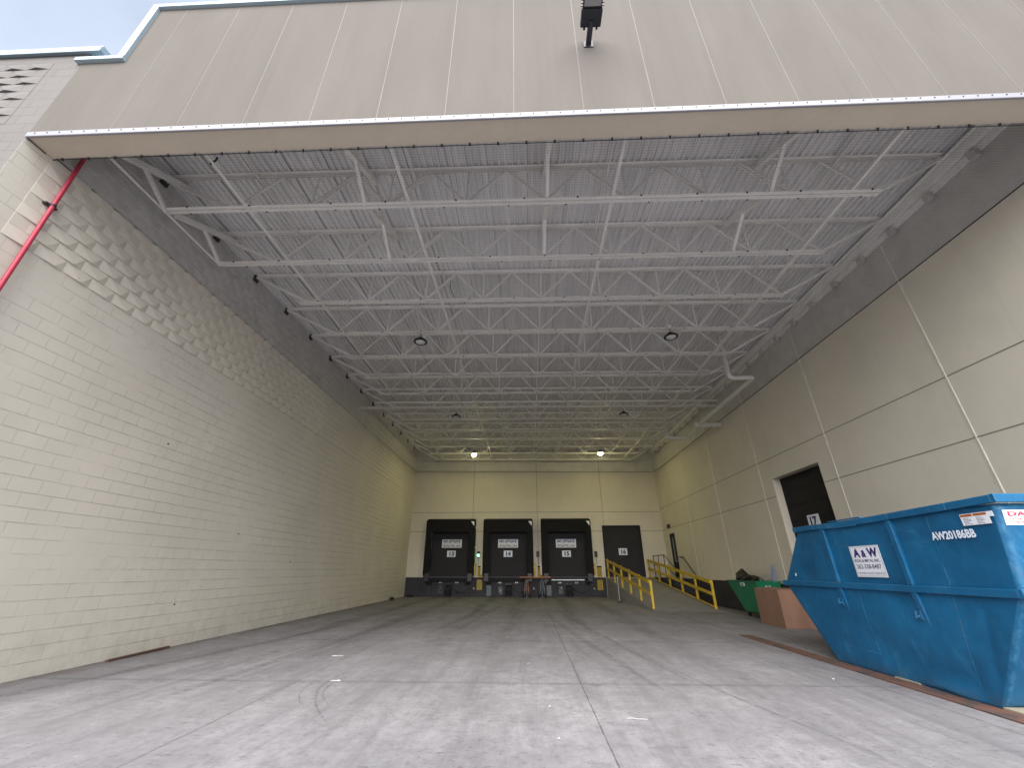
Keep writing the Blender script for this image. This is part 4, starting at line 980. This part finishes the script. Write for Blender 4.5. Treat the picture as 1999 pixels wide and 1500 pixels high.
m.build('warning_text', 'greyink', du)
yq = 5.695
m = MB(); m.add([(6.165, yf(2.18) - 0.015, 2.175), (7.0, yf(2.18) - 0.015, 2.175), (7.0, yf(2.36) - 0.015, 2.36), (6.165, yf(2.36) - 0.015, 2.36)], [(0, 1, 2, 3)]); m.build('danger_label', 'white', du, solid=0.002)
MB().text('DANGER', (6.22, yf(2.3) - 0.019, 2.285), (1, 0, 0), (0, 0, 1), 0.66, 0.055, 0.03, 0.003).build('danger_text', 'redink', du)
MB().text('DO NOT CLIMB IN OR ON', (6.23, yf(2.24) - 0.019, 2.235), (1, 0, 0), (0, 0, 1), 0.64, 0.028, 0.0, 0.003).build('danger_small_text', 'redink', du)
MB().text('OR PLAY AROUND', (6.26, yf(2.2) - 0.019, 2.193), (1, 0, 0), (0, 0, 1), 0.5, 0.028, 0.0, 0.003).build('danger_small_text', 'redink', du)
dec(10.42, 10.455, 1.52, 1.58, 'tread', 'reflector', 0.012)
m = MB(); m.box(DX0, DX1, 5.70, 5.705, 1.98, 1.99)
# contents hint: scrap below the rim is not visible from the ground, so it stays an open shell

# steel track plate on the slab under the dumpster edge
m = MB(); n = 24; vs = []
for k in range(n + 1):
    y = 13.25 + (1.2 - 13.25) * k / n; w = 0.012 * math.sin(k * 1.7)
    vs += [(5.765 + w * 0.3, y, 0.0), (6.075 + w * 0.4, y - 0.02, 0.0), (6.075 + w * 0.4, y - 0.02, 0.016), (5.765 + w * 0.3, y, 0.016)]
fs = [(0, 1, 2, 3), tuple(4 * n + i for i in (3, 2, 1, 0))]
for k in range(n): 
    a = 4 * k; b = a + 4; fs += [(a + 3, a + 2, b + 2, b + 3), (a, a + 3, b + 3, b), (a + 1, b + 1, b + 2, a + 2)]
m.add(vs, fs); m.build('steel_floor_plate', 'rust', label='long rusty brown steel strip lying on the slab beside the dumpster', cat='steel strip')
m = MB(); m.box(6.08, 6.16, 7.95, 8.42, 0.0, 0.03); m.build('timber_packer', 'cream', label='pale timber packer under the middle of the dumpster edge', cat='timber', bevel=0.004)
m = MB(); m.box(6.085, 6.5, 6.30, 6.72, 0.0, 0.035); m.build('timber_packer', 'cream', label='pale timber packer under the front corner of the dumpster', cat='timber', bevel=0.004)

# ------------------------------------------------------------------ carton
cb = thing('cardboard_box', 'big brown corrugated carton behind the dumpster', 'box', (8.4, 15.5, 0))
def cg(u, v, w):
    return (7.87 + (9.1 - 7.87) * u, 14.7 + 1.45 * v, 1.06 * w)
m = MB()
def wavy(fn, nu=14, nv=12): m.add(*grid(fn, nu, nv))
bul = lambda a, b: 0.018 * math.sin(math.pi * a) * math.sin(math.pi * b)
wavy(lambda u, v: (7.87 + 1.23 * u, 14.7 - bul(u, v), 0.004 + 1.06 * v)); wavy(lambda u, v: (7.87 - bul(u, v), 14.7 + 1.45 * u, 0.004 + 1.06 * v))
wavy(lambda u, v: (9.10, 14.7 + 1.45 * u, 0.004 + 1.06 * v), 2, 2); wavy(lambda u, v: (7.87 + 1.23 * u, 16.15, 0.004 + 1.06 * v), 2, 2)
m.add([(7.87, 14.7, 0.004), (9.1, 14.7, 0.004), (9.1, 16.15, 0.004), (7.87, 16.15, 0.004)], [(0, 1, 2, 3)])
m.build('carton_wall', 'card', cb, solid=0.008, smooth=False)
m = MB(); m.add([(7.87, 14.7, 1.066), (7.87, 16.15, 1.066), (8.32, 16.10, 1.11), (8.36, 14.75, 1.10)], [(0, 1, 2, 3)]); m.add([(7.9, 14.7, 1.07), (9.1, 14.7, 1.07), (9.05, 15.2, 1.075), (7.95, 15.2, 1.072)], [(0, 1, 2, 3)]); m.build('flap', 'card', cb, solid=0.006, smooth=False)
m = MB(); m.add([(8.62, 14.678, 0.60), (8.66, 14.676, 0.64), (8.67, 14.676, 0.55), (8.64, 14.677, 0.53)], [(0, 1, 2, 3)]); m.build('torn_spot', 'cream', cb, solid=0.002)
m = MB(); m.box(7.845, 7.850, 15.35, 15.36, 0.05, 0.9); m.build('crease', 'card', cb)

# ------------------------------------------------------------------ green tilt trucks
def hopper(x0, x1, ya, yb_, ba, bb, zb0, zt0, num, label):
    t = thing('tilt_truck_bin', label, 'wheeled bin', ((x0 + x1) / 2, (ya + yb_) / 2, 0))
    m = MB(); c = 0.05
    o = [(x0, ya, zt0), (x0 + c, ba, zb0), (x0 + c, bb, zb0), (x0, yb_, zt0), (x1, ya, zt0), (x1 - c, ba, zb0), (x1 - c, bb, zb0), (x1, yb_, zt0)]
    m.add(o, [(0, 1, 2, 3), (4, 5, 6, 7), (0, 1, 5, 4), (1, 2, 6, 5), (2, 3, 7, 6)]); m.build('tub', 'green', t, solid=0.015, smooth=False)
    m = MB(); m.box(x0 - 0.03, x0 + 0.012, ya - 0.03, yb_ + 0.03, zt0 - 0.015, zt0 + 0.022); m.box(x1 - 0.012, x1 + 0.03, ya - 0.03, yb_ + 0.03, zt0 - 0.015, zt0 + 0.022); m.box(x0 + 0.013, x1 - 0.013, ya - 0.03, ya + 0.012, zt0 - 0.015, zt0 + 0.022); m.box(x0 + 0.013, x1 - 0.013, yb_ - 0.012, yb_ + 0.03, zt0 - 0.015, zt0 + 0.022)
    m.build('rim', 'green', t, bevel=0.01)
    B(x0 + c, x1 - c, ba + 0.02, bb - 0.02, zb0 - 0.04, zb0 - 0.009).build('chassis', 'dkmetal', t)
    for x in (x0 + 0.13, x1 - 0.13):
        for y in (ba + 0.12, bb - 0.12):
            m = MB(); m.lathe((x, y, 0.085), [(0.04, -0.03), (0.085, -0.028), (0.085, 0.028), (0.04, 0.03)], 16, 'x'); m.build('caster_wheel', 'black', t)
            m = MB(); m.box(x - 0.045, x - 0.035, y - 0.03, y + 0.03, 0.08, zb0 - 0.041); m.box(x + 0.035, x + 0.045, y - 0.03, y + 0.03, 0.08, zb0 - 0.041); m.build('caster_fork', 'dkmetal', t)
    B(x0 - 0.010, x0 + 0.006, 18.03, 18.37, zt0 - 0.17, zt0 - 0.05).build('number_plate', 'white', t)
    MB().text(num, (x0 - 0.010, 18.31, zt0 - 0.155), (0, -1, 0), (0, 0, 1), 0.22, 0.09, 0.04, 0.003).build('number', 'black', t)
    B(x0 + 0.32, x0 + 0.50, ya + 0.02, ya + 0.036, zt0 - 0.21, zt0 - 0.11).build('number_plate', 'white', t)
    MB().text(num, (x0 + 0.35, ya + 0.02, zt0 - 0.20), (1, 0, 0), (0, 0, 1), 0.12, 0.08, 0.04, 0.003).build('number', 'black', t)
    return t
hopper(8.45, 9.33, 17.1, 19.5, 17.3, 18.5, 0.20, 1.24, '26', 'green wheeled tilt bin numbered 26, heaped with rubbish beside the big carton')
bag = MB()
def bagf(u, v):
    a = u * 6.28318; r = math.sin(math.pi * min(1, v * 0.93 + 0.07)) ** 0.6
    ca, sa = math.cos(a), math.sin(a)
    y = 18.35 + 0.78 * r * ca + 0.04 * math.sin(9 * a + 4 * v) * r; x = 8.86 + 0.30 * r * sa + 0.03 * math.sin(7 * a + 9 * v) * r
    z = 1.12 + 0.34 * v + 0.035 * math.sin(5 * a + 7 * v) * r
    k = max(0, ca) ** 2 * v; y += 0.45 * k; z += 0.24 * k
    return (x, y, z)
bag.add(*grid(bagf, 48, 20)); bag.sm = True
bag.build('garbage_bag', 'bag', label='shiny black plastic bag bulging out of the green bin', cat='bag')
m = MB(); rg = random.Random(5)
for k in range(14):
    p = Vector((8.95 + rg.uniform(-.12, .25), 17.5 + rg.uniform(-.3, .2), 1.18)); pts = [p]
    for _ in range(7): p = p + Vector((rg.uniform(-.12, .12), rg.uniform(-.1, .1), rg.uniform(-.05, .08))); pts.append(p.copy())
    m.tube(pts, 0.006, 5)
m.build('wire_tangle', 'galv', label='loose tangle of grey wire above the green bin', cat='scrap wire')
m = MB(); m.add([(9.12, 17.24, 1.05), (9.28, 17.24, 1.05), (9.34, 17.3, 1.80), (9.27, 17.3, 1.84)], [(0, 1, 2, 3)]); m.build('blue_board', 'boardblue', label='upright blue grey board poking out of the green bin near the wall', cat='board', solid=0.03)

# ------------------------------------------------------------------ small things on the floor
m = MB(); m.prism([(26.95, 0), (27.30, 0), (27.24, 0.10), (27.12, 0.16), (26.98, 0.12)], 'x', -8.38, -8.18); m.build('wheel_chock', 'black', label='black rubber wheel chock at the foot of the left wall', cat='wheel chock', bevel=0.01)
m = MB(); m.prism([(29.75, 0), (30.1, 0), (30.05, 0.12), (29.85, 0.14)], 'x', -8.1, -7.75); m.build('wheel_chock', 'black', label='black rubber wheel chock in the far left corner', cat='wheel chock', bevel=0.01)
m = MB(); m.beam((-8.32, 9.15, 0.02), (-8.36, 10.7, 0.03), 0.07, 0.035); m.build('timber_strip', 'wood', label='thin reddish timber strip lying along the left wall', cat='timber')
scr = [(1.28, 6.19, 0.24, 0.022, -0.12, 'white paper strip lying nearest the camera on the slab'), (-4.05, 9.93, 0.24, 0.07, 0.1, 'flat white patch on the slab, farther of the two left ones'), (-3.18, 7.87, 0.16, 0.05, 0.0, 'flat white patch on the slab, nearer of the two left ones'),  # the two left ones are small flat white patches on the slab
       (-0.04, 9.33, 0.07, 0.045, 0.7, 'crumpled white paper bit left of the slab joint'), (0.24, 6.65, 0.03, 0.03, 0.2, 'tiny white speck left of the slab joint'), (0.29, 5.53, 0.03, 0.02, 0.5, 'tiny pale pebble close to the bottom of the floor'), (-0.6, 12.6, 0.09, 0.05, 0.4, 'small white paper bit out in the middle of the slab'), (5.0, 8.3, 0.06, 0.03, 1.0, 'small pale scrap on the slab left of the dumpster')]
for x, y, l, w, a, lab in scr:
    m = MB(); ca, sa = math.cos(a), math.sin(a); vs = []
    for u in range(5):
        for v in (-1, 1):
            du_, dv_ = (u / 4 - 0.5) * l, v * w / 2 * random.uniform(0.7, 1); vs.append((x + du_ * ca - dv_ * sa, y + du_ * sa + dv_ * ca, 0.006 + 0.012 * random.random() * (u in (1, 3))))
    m.add(vs, [(2 * k, 2 * k + 1, 2 * k + 3, 2 * k + 2) for k in range(4)])
    m.build('pale_floor_piece', 'paper', label=lab, cat='litter', solid=0.002)
